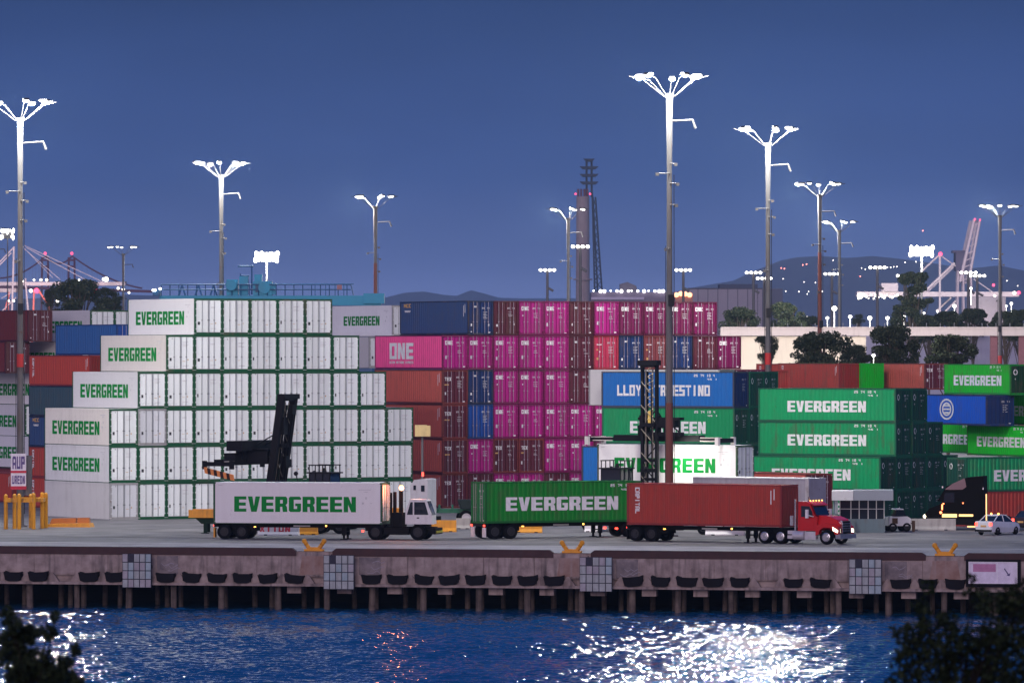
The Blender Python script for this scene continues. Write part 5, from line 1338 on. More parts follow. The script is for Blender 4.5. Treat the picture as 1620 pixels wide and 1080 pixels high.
    for y in (-.85, .8): m.box(-5.55, -3.7, y, y + .06, cabz + .58, cabz + .66)
    m.bar((-4.6, 0, cabz), (-4.6, 0, cabz + .4), .22, 8, .1)
    m.build('roof_guard', body, cb2)
    m = MB(); m.bar((-3.4, -1.1, 2.3), (-3.0, -1.5, cabz - .1), .04, 6); m.ball((-3.0, -1.5, cabz), .17); m.bar((-3.4, 1.1, 2.3), (-3.0, 1.5, cabz - .1), .04, 6); m.ball((-3.0, 1.5, cabz), .17); m.build_each('mirror', body, e)
    for x, r_ in ((-.9, .85), (-6.2, .75)):
        for sd in (-1, 1): wheel(e, x, 1.7 * sd, r_, sd, .6)
    if stripes:
        m = MB(); n = 9; L_ = 2.4
        for i in range(n):
            m.mat = i % 2; xa = spx - .9 + i * L_ / n; zz0 = spz - .95 + i * .06
            m.prism([(xa, zz0), (xa + L_ / n * .98, zz0 + .06), (xa + L_ / n * .98 + .08, zz0 + .5), (xa + .08, zz0 + .44)], splen / 2 + .02, splen / 2 + .22, 'y')
        m.build('striped_beam', [paint('stripe_orange', (.80, .28, .08), dirt=.2), plain('stripe_black', (.04, .02, .02), .6)], sp)
    return e
M_hb = plain('handler_black', (.008, .008, .012), .5)
handler((X(426, 424), 424, 0), R(155), 'black container loader with leaning mast before the white stack', 8.5, 10.0, Zp(738, 424), 9.5, True, .98, 1.9, M_hb, False, 1.3, 4.15)
# lifted container of the second loader
HD = 419
container('reefer', 2.9, 1167, HD, 57, 3.36, 'brightly lit white container with green lettering lifted by the centre loader', 0, 'lifted containers')
fH = corner_loc(1167, HD); hx_ = Vector((math.cos(R(-33)), math.sin(R(-33)), 0)); hy_ = Vector((-math.sin(R(-33)), math.cos(R(-33)), 0))
ctr = fH - hx_ * (CL / 2 + .9) - hy_ * .95
handler((ctr.x, ctr.y, 0), R(57), 'black container loader with upright mast behind the tall pole', 0, 12.5, 6.35, 11.6, False, .62, 1.0, M_hb, True, .85, 4.55)
# flood lamp of the loader shining on the lifted container
for q in (2.0,):
    d = bpy.data.lights.new('loader_work_lamp', 'SPOT'); d.energy = 1000; d.color = (1, .95, .82); d.spot_size = R(120); d.spot_blend = .9; d.shadow_soft_size = .15
    o = bpy.data.objects.new('loader_work_lamp', d); C.objects.link(o); p = ctr - hy_ * 1.6 + hx_ * q + Vector((0, 0, 6.1)); o.location = p
    tgt = fH - hx_ * 3.5 + Vector((0, 0, 4.4)); o.rotation_euler = (tgt - p).to_track_quat('-Z', 'Y').to_euler()
# beacon glow on the yard tractor
bp_ = fA + ay * (CW / 2) - ax * .55 + ax * 1.7 - ay * .5 + Vector((0, 0, 3.75))
d = bpy.data.lights.new('beacon_lamp', 'POINT'); d.energy = 500; d.color = (1, .22, .07); d.shadow_soft_size = .2
o = bpy.data.objects.new('beacon_lamp', d); C.objects.link(o); o.location = bp_
# ------------------------------------------------------------------ blue gantry crane behind the white stack
M_gb = paint('gantry_blue', (.02, .26, .42), dirt=.2, scale=.5); M_gb2 = paint('gantry_blue_dark', (.012, .09, .22), dirt=.25)
D = 560; e = empty('gantry_crane', (X(245, D), D, 0)); tag(e, 'blue gantry crane with railings behind the white container stack', 'gantry crane')
sg = D / F; gx = lambda px: (px - 245) * sg; gz = lambda py: Zp(py - 4, D)
m = MB(); m.box(gx(252), gx(603), 0, 1.4, gz(487), gz(471.5)); m.box(gx(255), gx(520), 5.5, 6.8, gz(486), gz(472)); m.box(gx(575), gx(608), -.3, 1.6, gz(484), gz(468)); m.build('girder', M_gb, e)
m = MB()
for px in (268, 596):
    for y in (.1, 6.0): m.box(gx(px) - .45, gx(px) + .45, y, y + .9, 0, gz(487))
m.build('leg', M_gb2, e)
m = MB()
xs = list(range(255, 560, 14))
for px in xs: m.bar((gx(px), 0, gz(471.5)), (gx(px), 0, gz(454)), .05, 5)
for py in (454, 462): m.bar((gx(255), 0, gz(py)), (gx(555), 0, gz(py)), .065, 5)
m.bar((gx(555), 0, gz(454)), (gx(559), 0, gz(471)), .06, 5)
for px in (495, 512, 527, 541): m.bar((gx(px), 6.2, gz(471.5)), (gx(px), 6.2, gz(451)), .04, 5)
m.bar((gx(430), 6.2, gz(452)), (gx(557), 6.2, gz(452)), .05, 5)
m.build('railing', M_gb2, e)
m = MB()
for px in (280, 306, 330): m.prism([(gx(px), gz(471)), (gx(px + 5), gz(455)), (gx(px + 8), gz(455)), (gx(px + 13), gz(471)), (gx(px + 10), gz(471)), (gx(px + 6.5), gz(459)), (gx(px + 3), gz(471))], 1.6, 1.9, 'y')
m.box(gx(242), gx(254), -.6, .6, gz(472), gz(462)); m.build_each('truss_support', M_gb2, e)
m = MB(); rr = random.Random(4)
m.box(gx(358), gx(376), .2, 2.2, gz(471), gz(446)); m.box(gx(378), gx(392), .4, 2.0, gz(471), gz(441)); m.bar((gx(366), .1, gz(455)), (gx(366), -.5, gz(455)), .55, 12)
m.box(gx(400), gx(430), .1, 2.6, gz(471), gz(449)); m.box(gx(402), gx(414), .5, 2, gz(449), gz(438)); m.box(gx(430), gx(436), .3, 2.0, gz(470), gz(452))
m.bar((gx(418), -.1, gz(459)), (gx(418), .6, gz(459)), .6, 12)
m.build('hoist_machinery', M_gb, e)
m = MB(); m.box(gx(404), gx(412), .04, .1, gz(466), gz(453)); m.box(gx(414), gx(424), .04, .1, gz(466), gz(453)); m.build('vent_panel', M_gb2, e)
m = MB(); m.bar((gx(398), .5, gz(470)), (gx(398), .5, gz(424)), .07, 5); m.bar((gx(376), .5, gz(425)), (gx(401), .5, gz(425)), .09, 5); m.bar((gx(380), .5, gz(470)), (gx(380), .5, gz(437)), .06, 5); m.bar((gx(392), .5, gz(470)), (gx(392), .5, gz(440)), .06, 5)
m.bar((gx(380), .5, gz(440)), (gx(394), .5, gz(440)), .06, 5); m.build('davit_frame', M_gb2, e)
m = MB(); m.box(gx(533), gx(541), -.05, 0, gz(463), gz(454)); m.build('panel', plain('pinkish_panel', (.35, .18, .2), .6), e)
m = MB()
for px, py in ((243, 463), (254, 461), (246, 463)): m.ball((gx(px), -.7, gz(py)), .12)
m.build('lamp_lens', M_lamp, e)

# ------------------------------------------------------------------ chimney and lattice tower
D = 2500; e = empty('chimney', (X(922, D), D, 0)); tag(e, 'tall grey industrial chimney with four flues and red lights', 'chimney')
s = D / F; m = MB(); m.bar((0, 0, 0), (0, 0, Zp(311, D)), 3.35, 24, 2.85); m.bar((0, 0, Zp(443, D)), (0, 0, Zp(441, D)), 4.2, 24)
m.build('shaft', concrete('chimney_concrete', (.26, .20, .22), (.34, .27, .28), .05), e, smooth=False)
m = MB()
for q in (-2.0, -.7, .7, 2.0): m.bar((q, 0, Zp(312, D)), (q, 0, Zp(299, D)), .5, 8)
m.build('flue', plain('flue_dark', (.14, .04, .06), .7), e)
m = MB()
for q in (-3.2, 3.2): m.ball((q, -1, Zp(307, D)), .45)
m.build_each('warning_light', emit('red_warning', (1, .08, .18), 2.5), e)
D = 2600; e = empty('lattice_tower', (X(934, D), D, 0)); tag(e, 'dark lattice transmission tower with stacked arms behind the chimney', 'lattice tower')
s = D / F; m = MB(); tz = lambda py: Zp(py, D)
M_lat = plain('lattice_steel', (.05, .055, .09), .7)
for (xa, ya, xb, yb) in ((-7, 470, -4, 305), (7, 470, 3, 305), (19, 470, 8, 312), (12, 470, 4, 312)):
    for dy in (-3, 3): m.bar((xa * s, dy, tz(ya)), (xb * s, dy * .4, tz(yb)), .38, 5)
for i in range(12):
    y0_ = 470 - i * 13; y1_ = y0_ - 13; f0 = (470 - y0_) / 160; f1 = (470 - y1_) / 160
    m.bar(((7 + (12 - 7) * 0 - 4 * f0) * s, -2, tz(y0_)), ((19 - 11 * f1) * s, 2, tz(y1_)), .2, 4)
    m.bar(((19 - 11 * f0) * s, -2, tz(y0_)), ((7 - 4 * f1) * s, 2, tz(y1_)), .2, 4)
for xo in (-6, 2): m.bar((xo * s, 0, tz(312)), (xo * s, 0, tz(252)), .5, 6)
m.build('leg_frame', M_lat, e)
m = MB()
for py, hw in ((289, 15), (277, 15), (265, 15), (253, 9)):
    m.prism([(-hw * s - 2 * s, tz(py - 1.5)), (hw * s - 2 * s, tz(py - 1.5)), ((hw - 5) * s - 2 * s, tz(py + 3)), ((-hw + 5) * s - 2 * s, tz(py + 3))], -3, 3, 'y')
m.build('cross_arm', M_lat, e)

# ------------------------------------------------------------------ background buildings
D = 1500; s = D / F
e = empty('grey_warehouse', (X(1088, D), D, 0)); tag(e, 'large plain grey warehouse block with vertical panel joints behind the magenta stack', 'warehouse')
bx0 = 0; bw = (1206 - 1088) * s
m = MB(); m.box(0, bw, 0, 25, 0, Zp(456, D)); m.build('wall', concrete('warehouse_wall', (.30, .27, .33), (.34, .31, .37), .06, dk=.1), e)
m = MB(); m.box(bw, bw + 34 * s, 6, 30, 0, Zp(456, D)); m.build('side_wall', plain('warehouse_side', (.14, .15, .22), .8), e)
m = MB()
for q in range(1, 8): m.box(q * bw / 7.5, q * bw / 7.5 + .15, -.05, .0, 0, Zp(456, D))
m.box(0, bw, -.06, 0, Zp(457.5, D), Zp(455.5, D)); m.build('panel_joint', plain('joint_dark', (.10, .09, .13), .8), e)
m = MB(); m.box((1140 - 1088) * s, (1200 - 1088) * s, 5, 20, Zp(456, D), Zp(449, D)); m.build('roof_plant', plain('plant_dark', (.08, .09, .15), .8), e)
D = 1400; s = D / F
e = empty('low_building', (X(935, D), D, 0)); tag(e, 'long low building with a row of white lights on its roof edge', 'building')
m = MB(); m.box(0, (1090 - 935) * s, 0, 20, 0, Zp(462, D)); m.build('wall', plain('low_wall', (.20, .17, .24), .8), e)
m = MB(); m.prism([(46 * s, Zp(462, D)), (46 * s, Zp(449, D)), (58 * s, Zp(446, D)), (72 * s, Zp(452, D)), (74 * s, Zp(462, D))], 2, 9, 'y'); m.build('roof_plant', plain('plant_grey', (.16, .15, .20), .8), e)
m = MB()
for px in (939, 950, 956, 966, 976, 983, 994, 999, 1009, 1019, 1026, 1036, 1043, 1049): m.ball(((px - 935) * s, -.5, Zp(460 + (px % 3) * .3, D)), .22 + .10 * (px % 3), 8, 6)
m.build_each('roof_light', emit('roof_lamp_glow', (1, .97, .93), 5), e)
m = MB(); m.box(0, 84 * s, -.4, 0, Zp(474, D), Zp(470, D)); m.build('lit_parapet', plain('parapet_pale', (.5, .46, .6), .8), e)
# lit facility right of it
e = empty('lit_shed', (X(1068, 1350), 1350, 0)); tag(e, 'small shed glowing orange between the mast and the grey warehouse', 'shed'); s = 1350 / F
m = MB(); m.box(0, 28 * s, 0, 5, 0, Zp(466, 1350)); m.build('wall', plain('shed_wall', (.35, .2, .18), .8), e)
m = MB()
for q, h in ((2, 3), (9, 7), (16, 6), (23, 3)): m.ball((q * s, -.5, Zp(468 - h * .5, 1350)), .6, 8, 6)
m.build('shed_lamp', emit('shed_glow', (1, .42, .22), 3), e)

# ------------------------------------------------------------------ overpass wall
D = 760; s = D / F
M_wall = concrete('overpass_concrete', (.50, .44, .38), (.58, .51, .44), .12, dk=.12)
e = empty('overpass', (X(1140, D), D, 0)); tag(e, 'long pale concrete overpass with girder behind the container stacks', 'overpass')
m = MB(); m.box(0, (1370 - 1140) * s, 0, 1.2, 0, Zp(532, D)); m.build('retaining_wall', M_wall, e)
m = MB(); m.box(0, (1900 - 1140) * s, -.5, 1.6, Zp(531, D), Zp(518, D)); m.box(0, (1900 - 1140) * s, -.65, -.4, Zp(519.5, D), Zp(517, D)); m.build('girder', concrete('girder_concrete', (.40, .34, .36), (.48, .42, .42), .12, dk=.2), e)
m = MB()
for px in (1567, 1612, 1660): m.box((px - 1140) * s, (px - 1140) * s + 1.0, 0, 1.0, 0, Zp(531, D))
m.build('pier', plain('pier_dark', (.16, .07, .09), .8), e)
m = MB(); 
for px in range(1180, 1660, 22): m.bar(((px - 1140) * s, .4, Zp(518, D)), ((px - 1140) * s, .4, Zp(511, D)), .05, 5)
m.build('parapet_post', plain('post_grey', (.2, .2, .22), .7), e)
e = empty('blue_warehouse', (X(1360, 900), 900, 0)); tag(e, 'pale bluish warehouse wall seen under the overpass girder', 'warehouse'); s9 = 900 / F
m = MB(); m.box(0, 330 * s9, 0, 30, 0, Zp(528, 900)); m.build('wall', concrete('bluish_wall', (.36, .36, .48), (.42, .40, .52), .1, dk=.15), e)
m = MB()
for q in range(1, 9): m.box(q * 36 * s9, q * 36 * s9 + .12, -.04, 0, 0, Zp(528, 900))
m.build('panel_joint', plain('joint_dark', (.10, .09, .13), .8), e)
# yard lights standing between the stacks and the pale wall
for px, D_, wt, lab in ((1205, 735, .42, 'short yard light hidden behind the stacks washing the pale overpass wall'), (1262, 738, .22, 'short yard light behind the red containers washing the overpass wall')):
    o = copy_tree(tl); o.location = (X(px, D_), D_, 0); o.scale = (.35, .35, 9.2 / 30); tag(o, lab, 'yard light', 'small distant yard lights')
    dd = bpy.data.lights.new('wall_wash_lamp', 'POINT'); dd.energy = wt * LAMP_W; dd.color = (1, .92, .78); dd.shadow_soft_size = .4
    oo = bpy.data.objects.new('wall_wash_lamp', dd); C.objects.link(oo); oo.location = (X(px, D_), D_ - .8, 8.6)

# ------------------------------------------------------------------ trees
M_bark = plain('bark', (.10, .075, .06), .9)
M_leafs = [plain('foliage_dark', (.028, .042, .026), .8), plain('foliage_mid', (.050, .064, .036), .8), plain('foliage_light', (.085, .092, .055), .8)]
def leaf_cloud(m, blobs, n, size, rng, hollow=.45):
    for (cx, cy, cz, rx, rz) in blobs:
        k = max(20, int(n * rx * rz))
        for _ in range(k):
            while True:
                x, y, z = rng.uniform(-1, 1), rng.uniform(-1, 1), rng.uniform(-1, 1); q = x * x + y * y + z * z
                if hollow * hollow < q < 1: break
            p = Vector((cx + x * rx, cy + y * rx, cz + z * rz))
            a = Vector((rng.gauss(0, 1), rng.gauss(0, 1), rng.gauss(0, 1))).normalized(); b = a.cross(Vector((rng.gauss(0, 1), rng.gauss(0, 1), rng.gauss(0, 1)))).normalized()
            s = size * rng.uniform(.5, 1.3); m.mat = rng.choice([0, 0, 1, 1, 2])
            m.add([p - a * s, p + b * s * .55, p + a * s, p - b * s * .55], [(0, 1, 2, 3)])
def tree(px, D, top_py, wpx, lab, seed, trunk_px=None, lean=0, dens=9, size=None, cat='tree', tall=False, base_py=None):
    rng = random.Random(seed); s = D / F; top = Zp(top_py, D); half = wpx * s / 2
    e = empty('broadleaf_tree', (X(px, D), D, 0)); tag(e, lab, 'tree', 'trees behind the container stacks')
    crown_h = min(top * .75, half * (3.2 if tall else 1.5)); cz0 = top - crown_h
    m = MB(); blobs = []
    nb = 40 if tall else 46
    tips = []
    for i in range(nb):
        a = rng.uniform(0, 6.28); r_ = half * math.sqrt(rng.random()) * .86; zz_ = cz0 + crown_h * rng.random()
        f = (zz_ - cz0) / crown_h; r_ *= math.sqrt(max(.05, 1 - (f * 1.05 - .25) ** 2 * 1.25))
        bx_, by_ = r_ * math.cos(a) + lean * f, r_ * math.sin(a); br = half * rng.uniform(.12, .34)
        blobs.append((bx_, by_, min(zz_, top - br * .75), br, br * rng.uniform(.6, .9))); tips.append(Vector(blobs[-1][:3]))
    t0 = Vector((0, 0, 0)); t1 = Vector((lean * .3, 0, cz0 + crown_h * .25))
    m.bar(t0, t1, max(.18, half * .07), 8, max(.1, half * .045))
    for tpt in tips: 
        q = t0.lerp(t1, rng.uniform(.6, 1)); m.bar(q, tpt, half * .028, 5, half * .010)
    m.build('trunk', M_bark, e)
    c = MB(); c.recalc = False; leaf_cloud(c, blobs, dens * 46 / max(.3, half * half * .09), size or half * .05, rng, .1); c.build('crown', M_leafs, e)
    return e
tree(125, 880, 442, 112, 'broad dark tree above the far left containers', 1)
tree(170, 900, 455, 50, 'smaller dark tree at the right of the broad left tree', 2)
tree(80, 860, 458, 34, 'slim dark tree beside the left mast', 3)
tree(1170, 830, 486, 66, 'dark tree in front of the grey warehouse', 4)
tree(1240, 820, 478, 70, 'dark tree just right of the second tall mast', 5)
tree(1296, 600, 524, 118, 'wide open-branched tree across the pale overpass wall', 6, dens=8)
tree(1212, 590, 531, 46, 'small tuft of tree crossing the mast at the pale wall', 7)
tree(1412, 620, 514, 92, 'dense dark tree between the red containers and the overpass', 8, dens=12)
tree(1500, 640, 528, 88, 'round dark tree in front of the overpass beside the bright green container', 9, dens=14)
tree(1354, 610, 545, 52, 'low round dark tree left of the dense overpass tree', 10, dens=12)
tree(1445, 850, 430, 72, 'tall eucalyptus with patchy crown standing above the overpass', 11, tall=True, dens=16)
for i, (px, D, py, wp) in enumerate(((1500, 860, 492, 60), (1540, 900, 488, 56), (1590, 860, 492, 56), (1612, 870, 490, 50), (1358, 900, 496, 22), (1470, 880, 498, 50), (1280, 900, 500, 60))):
    tree(px, D, py, wp, ['dark rounded tree under the white crane truss', 'dark tree below the raised crane boom', 'dark tree below the white crane hull at the right', 'dark tree at the right edge on the overpass', 'tiny dark tree by the far string of yard lights', 'low dark tree right of the tall eucalyptus', 'low dark tree behind the dark red mast'][i], 20 + i, dens=12)
# foreground trees, close and out of focus
def near_tree(px, D, top_py, wpx, lab, seed, n, ground, blobs_px):
    rng = random.Random(seed); s = D / F; e = empty('foreground_tree', (X(px, D), D, ground)); tag(e, lab, 'tree', 'blurred foreground trees')
    m = MB(); bl_ = []
    for bx_, by_, r_ in blobs_px: bl_.append(((bx_ - px) * s, rng.uniform(-.3, .3), Zp(by_, D) - ground, r_ * s * rng.uniform(.6, 1.0), r_ * s * rng.uniform(.5, .95)))
    base = Vector((0, 0, 0)); top = Vector((0, 0, Zp(1085, D) - ground)); m.bar(base, top, .09, 8, .05)
    for b in bl_: m.bar(top - Vector((0, 0, .5)), Vector(b[:3]), .022, 5, .008)
    m.build('trunk', plain('near_bark', (.012, .010, .008), .9), e)
    c = MB(); c.recalc = False; leaf_cloud(c, bl_, n, .05, rng, 0); c.build('crown', [plain('near_leaf_dark', (.008, .016, .008), .9), plain('near_leaf', (.016, .026, .012), .9), plain('near_leaf_pale', (.028, .040, .018), .9)], e); return e  # three leaf tones mixed at random
near_tree(55, 85, 960, 130, 'blurred dark tree top in the lower left corner', 31, 7000, 5.0, [(22, 985, 26), (38, 1010, 30), (75, 1000, 22), (20, 1040, 34), (60, 1045, 34), (100, 1050, 26), (35, 1075, 40), (85, 1080, 32), (125, 1078, 16), (10, 970, 14), (88, 975, 12), (118, 1030, 14), (45, 1000, 20), (15, 1015, 28), (70, 1065, 30), (30, 1060, 30), (105, 1075, 22)])
near_tree(1520, 80, 905, 220, 'blurred dark tree mass in the lower right corner', 32, 3200, 5.2, [(1455, 960, 26), (1470, 930, 16), (1440, 1010, 36), (1480, 1000, 34), (1425, 1050, 30), (1470, 1060, 44), (1530, 1040, 42), (1570, 1000, 44), (1545, 940, 28), (1560, 960, 32), (1595, 945, 34), (1610, 990, 44), (1600, 1050, 48), (1555, 1075, 44), (1500, 1080, 40), (1415, 1000, 14), (1620, 930, 24), (1412, 1078, 18), (1538, 915, 12), (1500, 980, 30), (1520, 1010, 34), (1450, 1030, 30), (1600, 1010, 40), (1580, 1060, 44), (1440, 1075, 34), (1560, 1020, 38), (1615, 1070, 40), (1475, 1030, 30), (1575, 955, 30), (1620, 955, 26), (1500, 1050, 34), (1460, 985, 22)])

# ------------------------------------------------------------------ white cranes at the right
M_cw = paint('crane_white', (.60, .54, .58), dirt=.1, scale=.1)
D = 2000; s = D / F; e = empty('ship_crane', (X(1500, D), D, 0)); tag(e, 'pale harbour crane with raised twin boom and red tip lights', 'harbour crane')
cz = lambda py: Zp(py, D); cx = lambda px: (px - 1500) * s
def strut(m, xa, ya, xb, yb, r, dy=0): m.bar((cx(xa), dy, cz(ya)), (cx(xb), dy, cz(yb)), r * s, 6)
m = MB()
for dy in (0, 14): strut(m, 1519, 445, 1541, 348, 2.6, dy); strut(m, 1532, 448, 1550, 350, 2.2, dy)
for k_ in range(9): strut(m, 1519 + k_ * 2.4, 445 - k_ * 10.8, 1532 + k_ * 2, 440 - k_ * 10.8, .8)

for xa, ya in ((1541, 348), (1519, 445)): m.bar((cx(xa), -.2, cz(ya)), (cx(xa + 10), 14.2, cz(ya)), .25, 5); m.bar((cx(xa + 9), -.2, cz(ya + 2)), (cx(xa), 14.2, cz(ya + 2)), .25, 5)
m.build('boom', M_cw, e)
m = MB(); m.box(cx(1512), cx(1534), 0, 10, cz(428), cz(400)); m.box(cx(1508), cx(1530), 2, 9, cz(400), cz(396)); m.build('machinery_house', plain('machinery_dark', (.10, .09, .15), .8), e)
m = MB()
for xa, xb in ((1516, 1514), (1524, 1526), (1536, 1540)): strut(m, xa, 428, xb, 560, 1.8); strut(m, xa + 2, 428, xb + 2, 560, 1.4, 12)
m.build('leg', M_cw, e)
m = MB(); m.ball((cx(1542), -1, cz(347)), 1.3 * s * 1.3); m.ball((cx(1550), -1, cz(348)), 1.1 * s * 1.3); m.build_each('warning_light', MATS['red_warning'], e)
D = 1900; s = D / F; e = empty('ship_crane', (X(1487, D), D, 0)); tag(e, 'white A-frame harbour crane with long horizontal girder at the right', 'harbour crane')
cx = lambda px: (px - 1487) * s
m = MB(); strut(m, 1487, 403, 1487, 560, 1.8); strut(m, 1491, 410, 1491, 470, 1.2, 12); strut(m, 1486, 403, 1440, 446, 1.5); strut(m, 1488, 404, 1512, 421, .9); strut(m, 1510, 416, 1462, 462, 2.0); strut(m, 1512, 421, 1470, 462, 2.0, 10)
strut(m, 1540, 441, 1572, 463, .9); strut(m, 1512, 476, 1490, 498, 1.6); strut(m, 1508, 470, 1484, 492, 1.6, 8); m.build('frame', M_cw, e)
m = MB(); m.box(cx(1356), cx(1612), 0, 10, cz(469), cz(461.5)); m.box(cx(1394), cx(1420), -2, 10, cz(461), cz(448)); m.build('girder', M_cw, e)
m = MB(); m.box(cx(1540), cx(1596), 12, 30, cz(515), cz(469)); m.build('hull_block', paint('ship_white', (.55, .50, .56), dirt=.1, scale=.1), e)
m = MB(); rr = random.Random(8)
for px in range(1358, 1420, 4): m.ball((cx(px + rr.uniform(-1, 1)), -2, cz(469 + rr.uniform(-3, 4))), rr.uniform(.18, .5), 6, 5)
m.ball((cx(1360), -2, cz(468)), 1.0); m.ball((cx(1604), -2, cz(463.5)), .55); m.ball((cx(1573), -2, cz(468)), .4)
m.build_each('girder_lamp', emit('warm_string_light', (1, .93, .78), 5), e)
m = MB(); m.ball((cx(1487), -2, cz(402)), .7); m.ball((cx(1611), -2, cz(463)), .6); m.ball((cx(1571), -2, cz(451)), .5); m.build_each('warning_light', MATS['red_warning'], e)
# left white cranes and the dark suspended bridge
D = 1900; s = D / F; e = empty('ship_crane', (X(18, D), D, 0)); tag(e, 'white harbour crane tower with long stay cables at the far left', 'harbour crane'); cx = lambda px: (px - 18) * s
m = MB(); strut(m, 22, 390, 17, 560, 1.6); strut(m, 38, 440, 46, 560, 1.6, 6); strut(m, 40, 445, 45, 492, 1.2); strut(m, 0, 495, 26, 470, 1.0); strut(m, 2, 472, 26, 458, .8); strut(m, 23, 390, -6, 420, 1.2); strut(m, 18, 400, -6, 425, 1.0); m.build('leg', M_cw, e)
m = MB(); strut(m, 38, 388, 165, 447, .55); strut(m, 42, 392, 140, 445, .55); strut(m, 38, 393, 95, 442, .45); strut(m, 34, 388, 84, 440, .4); m.build('stay_cable', M_cw, e)
m = MB(); m.box(cx(-5), cx(198), 0, 8, cz(451.5), cz(446)); m.box(cx(-5), cx(26), 2, 10, cz(462), cz(456)); m.build('girder', M_cw, e)
m = MB()
for px, py, r_ in ((55, 443, .5), (66, 443, .6), (75, 443, .6), (126, 443, .45), (169, 442, 1.1), (165, 442, .7), (38, 445, .4), (92, 476, .8), (112, 476, .8), (15, 476, .5), (23, 476, .5), (50, 460, .8), (188, 456, .6), (196, 458, .7), (205, 463, .5)): m.ball((cx(px), -3, cz(py)), r_ * .72, 8, 6)
m.build_each('girder_lamp', MATS['warm_string_light'], e)
m = MB()
for px, py in ((59, 460), (115, 461), (152, 461)): m.ball((cx(px), -3, cz(py)), .9, 8, 6)
m.build_each('warning_light', MATS['red_warning'], e)
D = 3200; s = D / F; e = empty('suspension_bridge', (X(95, D), D, 0)); tag(e, 'dark purple suspension bridge with two red-lit towers at the far left', 'bridge'); cx = lambda px: (px - 95) * s
M_br = plain('bridge_paint', (.15, .05, .09), .7)
for tx_, ty in ((72, 404), (114, 404)):
    m = MB()
    for dx in (-7, 5): m.bar((cx(tx_ + dx * 1.15), 0, 0), (cx(tx_ + dx * .75), 0, cz(ty + 3)), 1.7 * s, 6)
    for yy in (ty + 6, ty + 16): m.box(cx(tx_ - 7), cx(tx_ + 5), -1, 1, cz(yy + 3), cz(yy))
    m.build('tower', M_br, e)
    m = MB(); m.ball((cx(tx_), -2, cz(ty - 3)), .85); m.build_each('warning_light', MATS['red_warning'], e)
m = MB()
def cable(xa, ya, xb, yb, sag, r=.55, hang=True, deck=452):
    N_ = 14; pts = []
    for i in range(N_ + 1):
        f = i / N_; pts.append((xa + (xb - xa) * f, ya + (yb - ya) * f + sag * 4 * f * (1 - f)))
    for (x0, y0), (x1, y1) in zip(pts[:-1], pts[1:]): m.bar((cx(x0), 0, cz(y0)), (cx(x1), 0, cz(y1)), r * s * 2.4, 5)
    if hang:
        for x0, y0 in pts: m.bar((cx(x0), 0, cz(y0)), (cx(x0), 0, cz(deck)), .12 * s, 4)
cable(72, 405, 114, 405, 12); cable(114, 405, 225, 456, 8); cable(72, 405, 0, 440, 8)
m.build('cable', M_br, e)
m = MB(); m.prism([(cx(-10), cz(456)), (cx(240), cz(463)), (cx(240), cz(459)), (cx(-10), cz(451))], -4, 4, 'y'); m.build('deck', M_br, e)
e = empty('red_crane', (X(78, 2200), 2200, 0)); tag(e, 'reddish lit crane legs beside the dark left tree', 'harbour crane'); s = 2200 / F; cz = lambda py: Zp(py, 2200); cx = lambda px: (px - 78) * s
m = MB()
for q in ((12, 560, 13, 462), (50, 560, 54, 458), (60, 458, 82, 490), (78, 470, 80, 560), (8, 490, 16, 460)): m.bar((cx(q[0]), 0, cz(q[1])), (cx(q[2]), 0, cz(q[3])), 1.5 * s, 6)
m.build('leg', plain('crane_red', (.60, .18, .16), .7), e)

# the floodlights of the far berths
for px, py, D_, wt, col in ((60, 445, 1870, .8, (1, .75, .78)), (20, 470, 1870, .7, (1, .80, .72)), (60, 480, 2180, 2, (1, .6, .5)), (1400, 470, 1860, .8, (1, .9, .8)), (1480, 470, 1850, .9, (1, .9, .85)), (1550, 480, 1860, .9, (1, .9, .88)), (1530, 430, 1960, .9, (1, .8, .85))):
    dd = bpy.data.lights.new('berth_lamp', 'POINT'); dd.energy = wt * LAMP_W; dd.color = col; dd.shadow_soft_size = .8
    oo = bpy.data.objects.new('berth_lamp', dd); C.objects.link(oo); oo.location = (X(px, D_), D_ - 14, Zp(py, D_))

# ------------------------------------------------------------------ hills with lights
def hill(name, D, pts, mat, lab, depth=900):
    m = MB(); n = len(pts)
    vs = [(X(px, D), D, Zp(py, D)) for px, py in pts] + [(X(px, D), D - depth, 0.1) for px, py in pts] + [(X(px, D) * 1.1, D + depth, Zp(py, D) * .6) for px, py in pts]
    fs = [(i, i + 1, n + i + 1, n + i) for i in range(n - 1)] + [(i, i + 1, 2 * n + i + 1, 2 * n + i) for i in range(n - 1)]
    m.add(vs, fs); o = m.build(name, mat, smooth=True); struct(o, lab); return o
M_hill = concrete('hill_haze_tint', (.20, .20, .24), (.27, .26, .30), .004, dk=0)  # pale bluish tone raised to imitate distance haze on the slopes
rr = random.Random(2)
pts = [(1040, 470), (1090, 456), (1130, 449), (1160, 444), (1190, 430), (1210, 422), (1235, 412), (1260, 407), (1300, 405), (1340, 408), (1380, 405), (1420, 409), (1460, 414), (1500, 420), (1540, 424), (1580, 420), (1620, 428), (1700, 440), (1900, 470)]
hill('hills', 6500, pts, M_hill, 'long dark hill on the horizon at the right')
pts = [(560, 473), (590, 468), (612, 470), (640, 463), (670, 461), (700, 466), (722, 468), (745, 459), (765, 464), (790, 471), (830, 472), (900, 472), (1000, 470), (1100, 470), (1200, 472)]
hill('hills', 8500, pts, M_hill, 'faint low hills on the horizon in the centre')
hill('hills', 8000, [(-200, 470), (0, 474), (100, 470), (200, 466), (260, 468), (330, 478), (500, 478), (600, 480)], M_hill, 'faint low hills on the horizon at the left')
proto = None
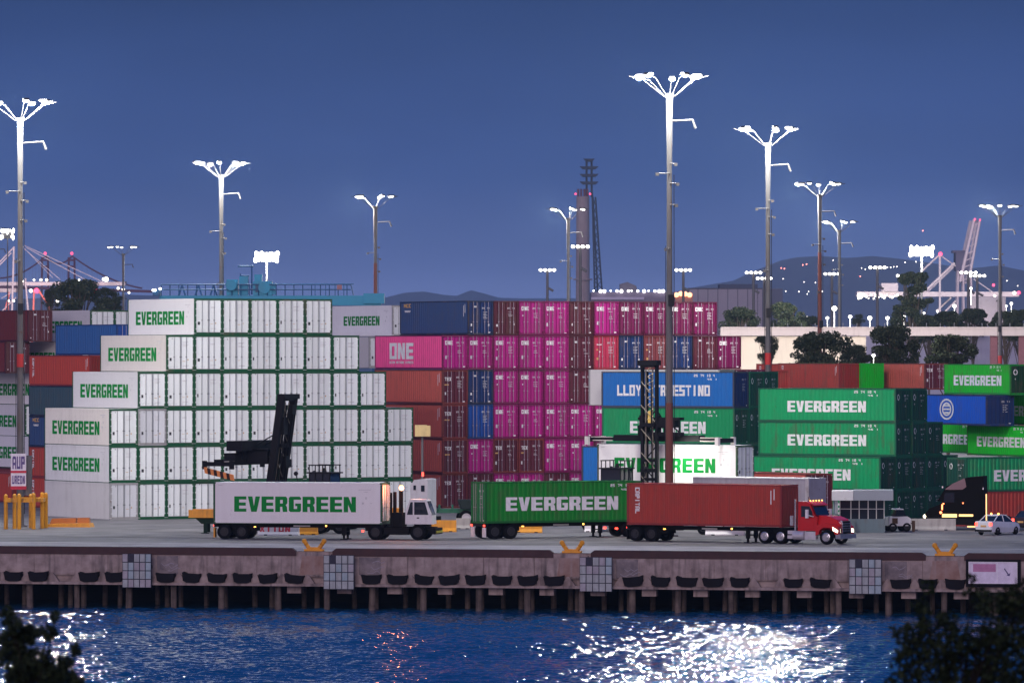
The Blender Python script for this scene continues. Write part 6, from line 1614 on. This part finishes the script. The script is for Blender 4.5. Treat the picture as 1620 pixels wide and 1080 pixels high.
spots = [(1236, 424), (1241, 425), (1270, 419), (1276, 418), (1239, 441), (1243, 461), (1264, 461), (1277, 465), (1279, 461), (1272, 446), (1290, 447), (1301, 461), (1363, 424), (1369, 426), (1361, 437), (1432, 415), (1449, 414), (1388, 422), (1399, 424), (1404, 423), (1409, 423), (1414, 422), (1419, 422), (1468, 460), (1593, 444), (1610, 452), (1318, 412), (1460, 365)]
M_pin = emit('far_lamp_glow', (1, .90, .82), 9); M_pinr = emit('far_lamp_red', (1, .25, .2), 9)
proto2 = None
for i, (px, py) in enumerate(spots):
    D = 5550; red = i in (0, 1, 2, 3, 14, 27)
    if proto is None:
        m = MB(); m.ball((0, 0, 0), .50, 8, 6); proto = m.build('hill_lamp', M_pinr); proto2 = MB().ball((0, 0, 0), .42, 8, 6).build('hill_lamp', M_pin); o = proto
    elif i == 4: o = proto2
    else: o = (proto if red else proto2).copy(); C.objects.link(o)
    o.location = (X(px, D), D, Zp(py, D))
    if i == 27: tag(o, 'lone red light high in the sky above the white floodlight cluster', 'light')
    else: tag(o, 'red pinpoint light on the dark right hill' if red else 'white pinpoint light on the dark right hill', 'light', 'red lights on the far hill' if red else 'white lights on the far hill')
# lights of the far yard above the overpass
proto = None
for i, (px, py, r_) in enumerate([(1244, 503, .9), (1277, 503, 1.0), (1309, 503, .8), (1320, 488, 1.3), (1345, 501, .9), (1376, 503, 1.1), (1404, 503, .9), (1430, 500, .8), (1382, 562, .6), (1510, 484, .9), (1448, 497, .5), (1462, 495, .5), (1483, 492, .5), (1600, 480, .7), (1592, 484, .5), (1536, 456, .6)]):
    D = 1150 if i != 8 else 605
    if proto is None: m = MB(); m.ball((0, 0, 0), 1, 10, 8, .9); m.bar((0, 0, -1), (0, 0, -14), .12, 5); proto = m.build('yard_lamp', [M_lamp]); o = proto
    else: o = proto.copy(); C.objects.link(o)
    o.location = (X(px, D), D, Zp(py, D)); o.scale = [r_ * (.40 if i != 8 else .3)] * 3
    tag(o, 'round white yard light, %s along the overpass skyline from the red containers' % ordw(i) if i != 8 else 'small white lamp in front of the trees above the lime container', 'lamp', 'white lights of the far yard')

# ------------------------------------------------------------------ air
HAZE = 0.00007
if HAZE > 0:
    m = MB(); m.box(-4500, 4500, -3700, 12000, WZ - 3.2, 158)
    hz = m.build('haze', [])
    mt = bpy.data.materials.new('haze_air'); mt.use_nodes = True; n = mt.node_tree.nodes; n.remove(n['Principled BSDF'])
    v = n.new('ShaderNodeVolumePrincipled'); v.inputs['Density'].default_value = HAZE; v.inputs['Color'].default_value = (.52, .78, 1.0, 1)
    mt.node_tree.links.new(v.outputs[0], n['Material Output'].inputs['Volume'])
    hz.data.materials.append(mt); hz['kind'] = 'stuff'; hz['label'] = 'thin bluish evening haze over the harbour'
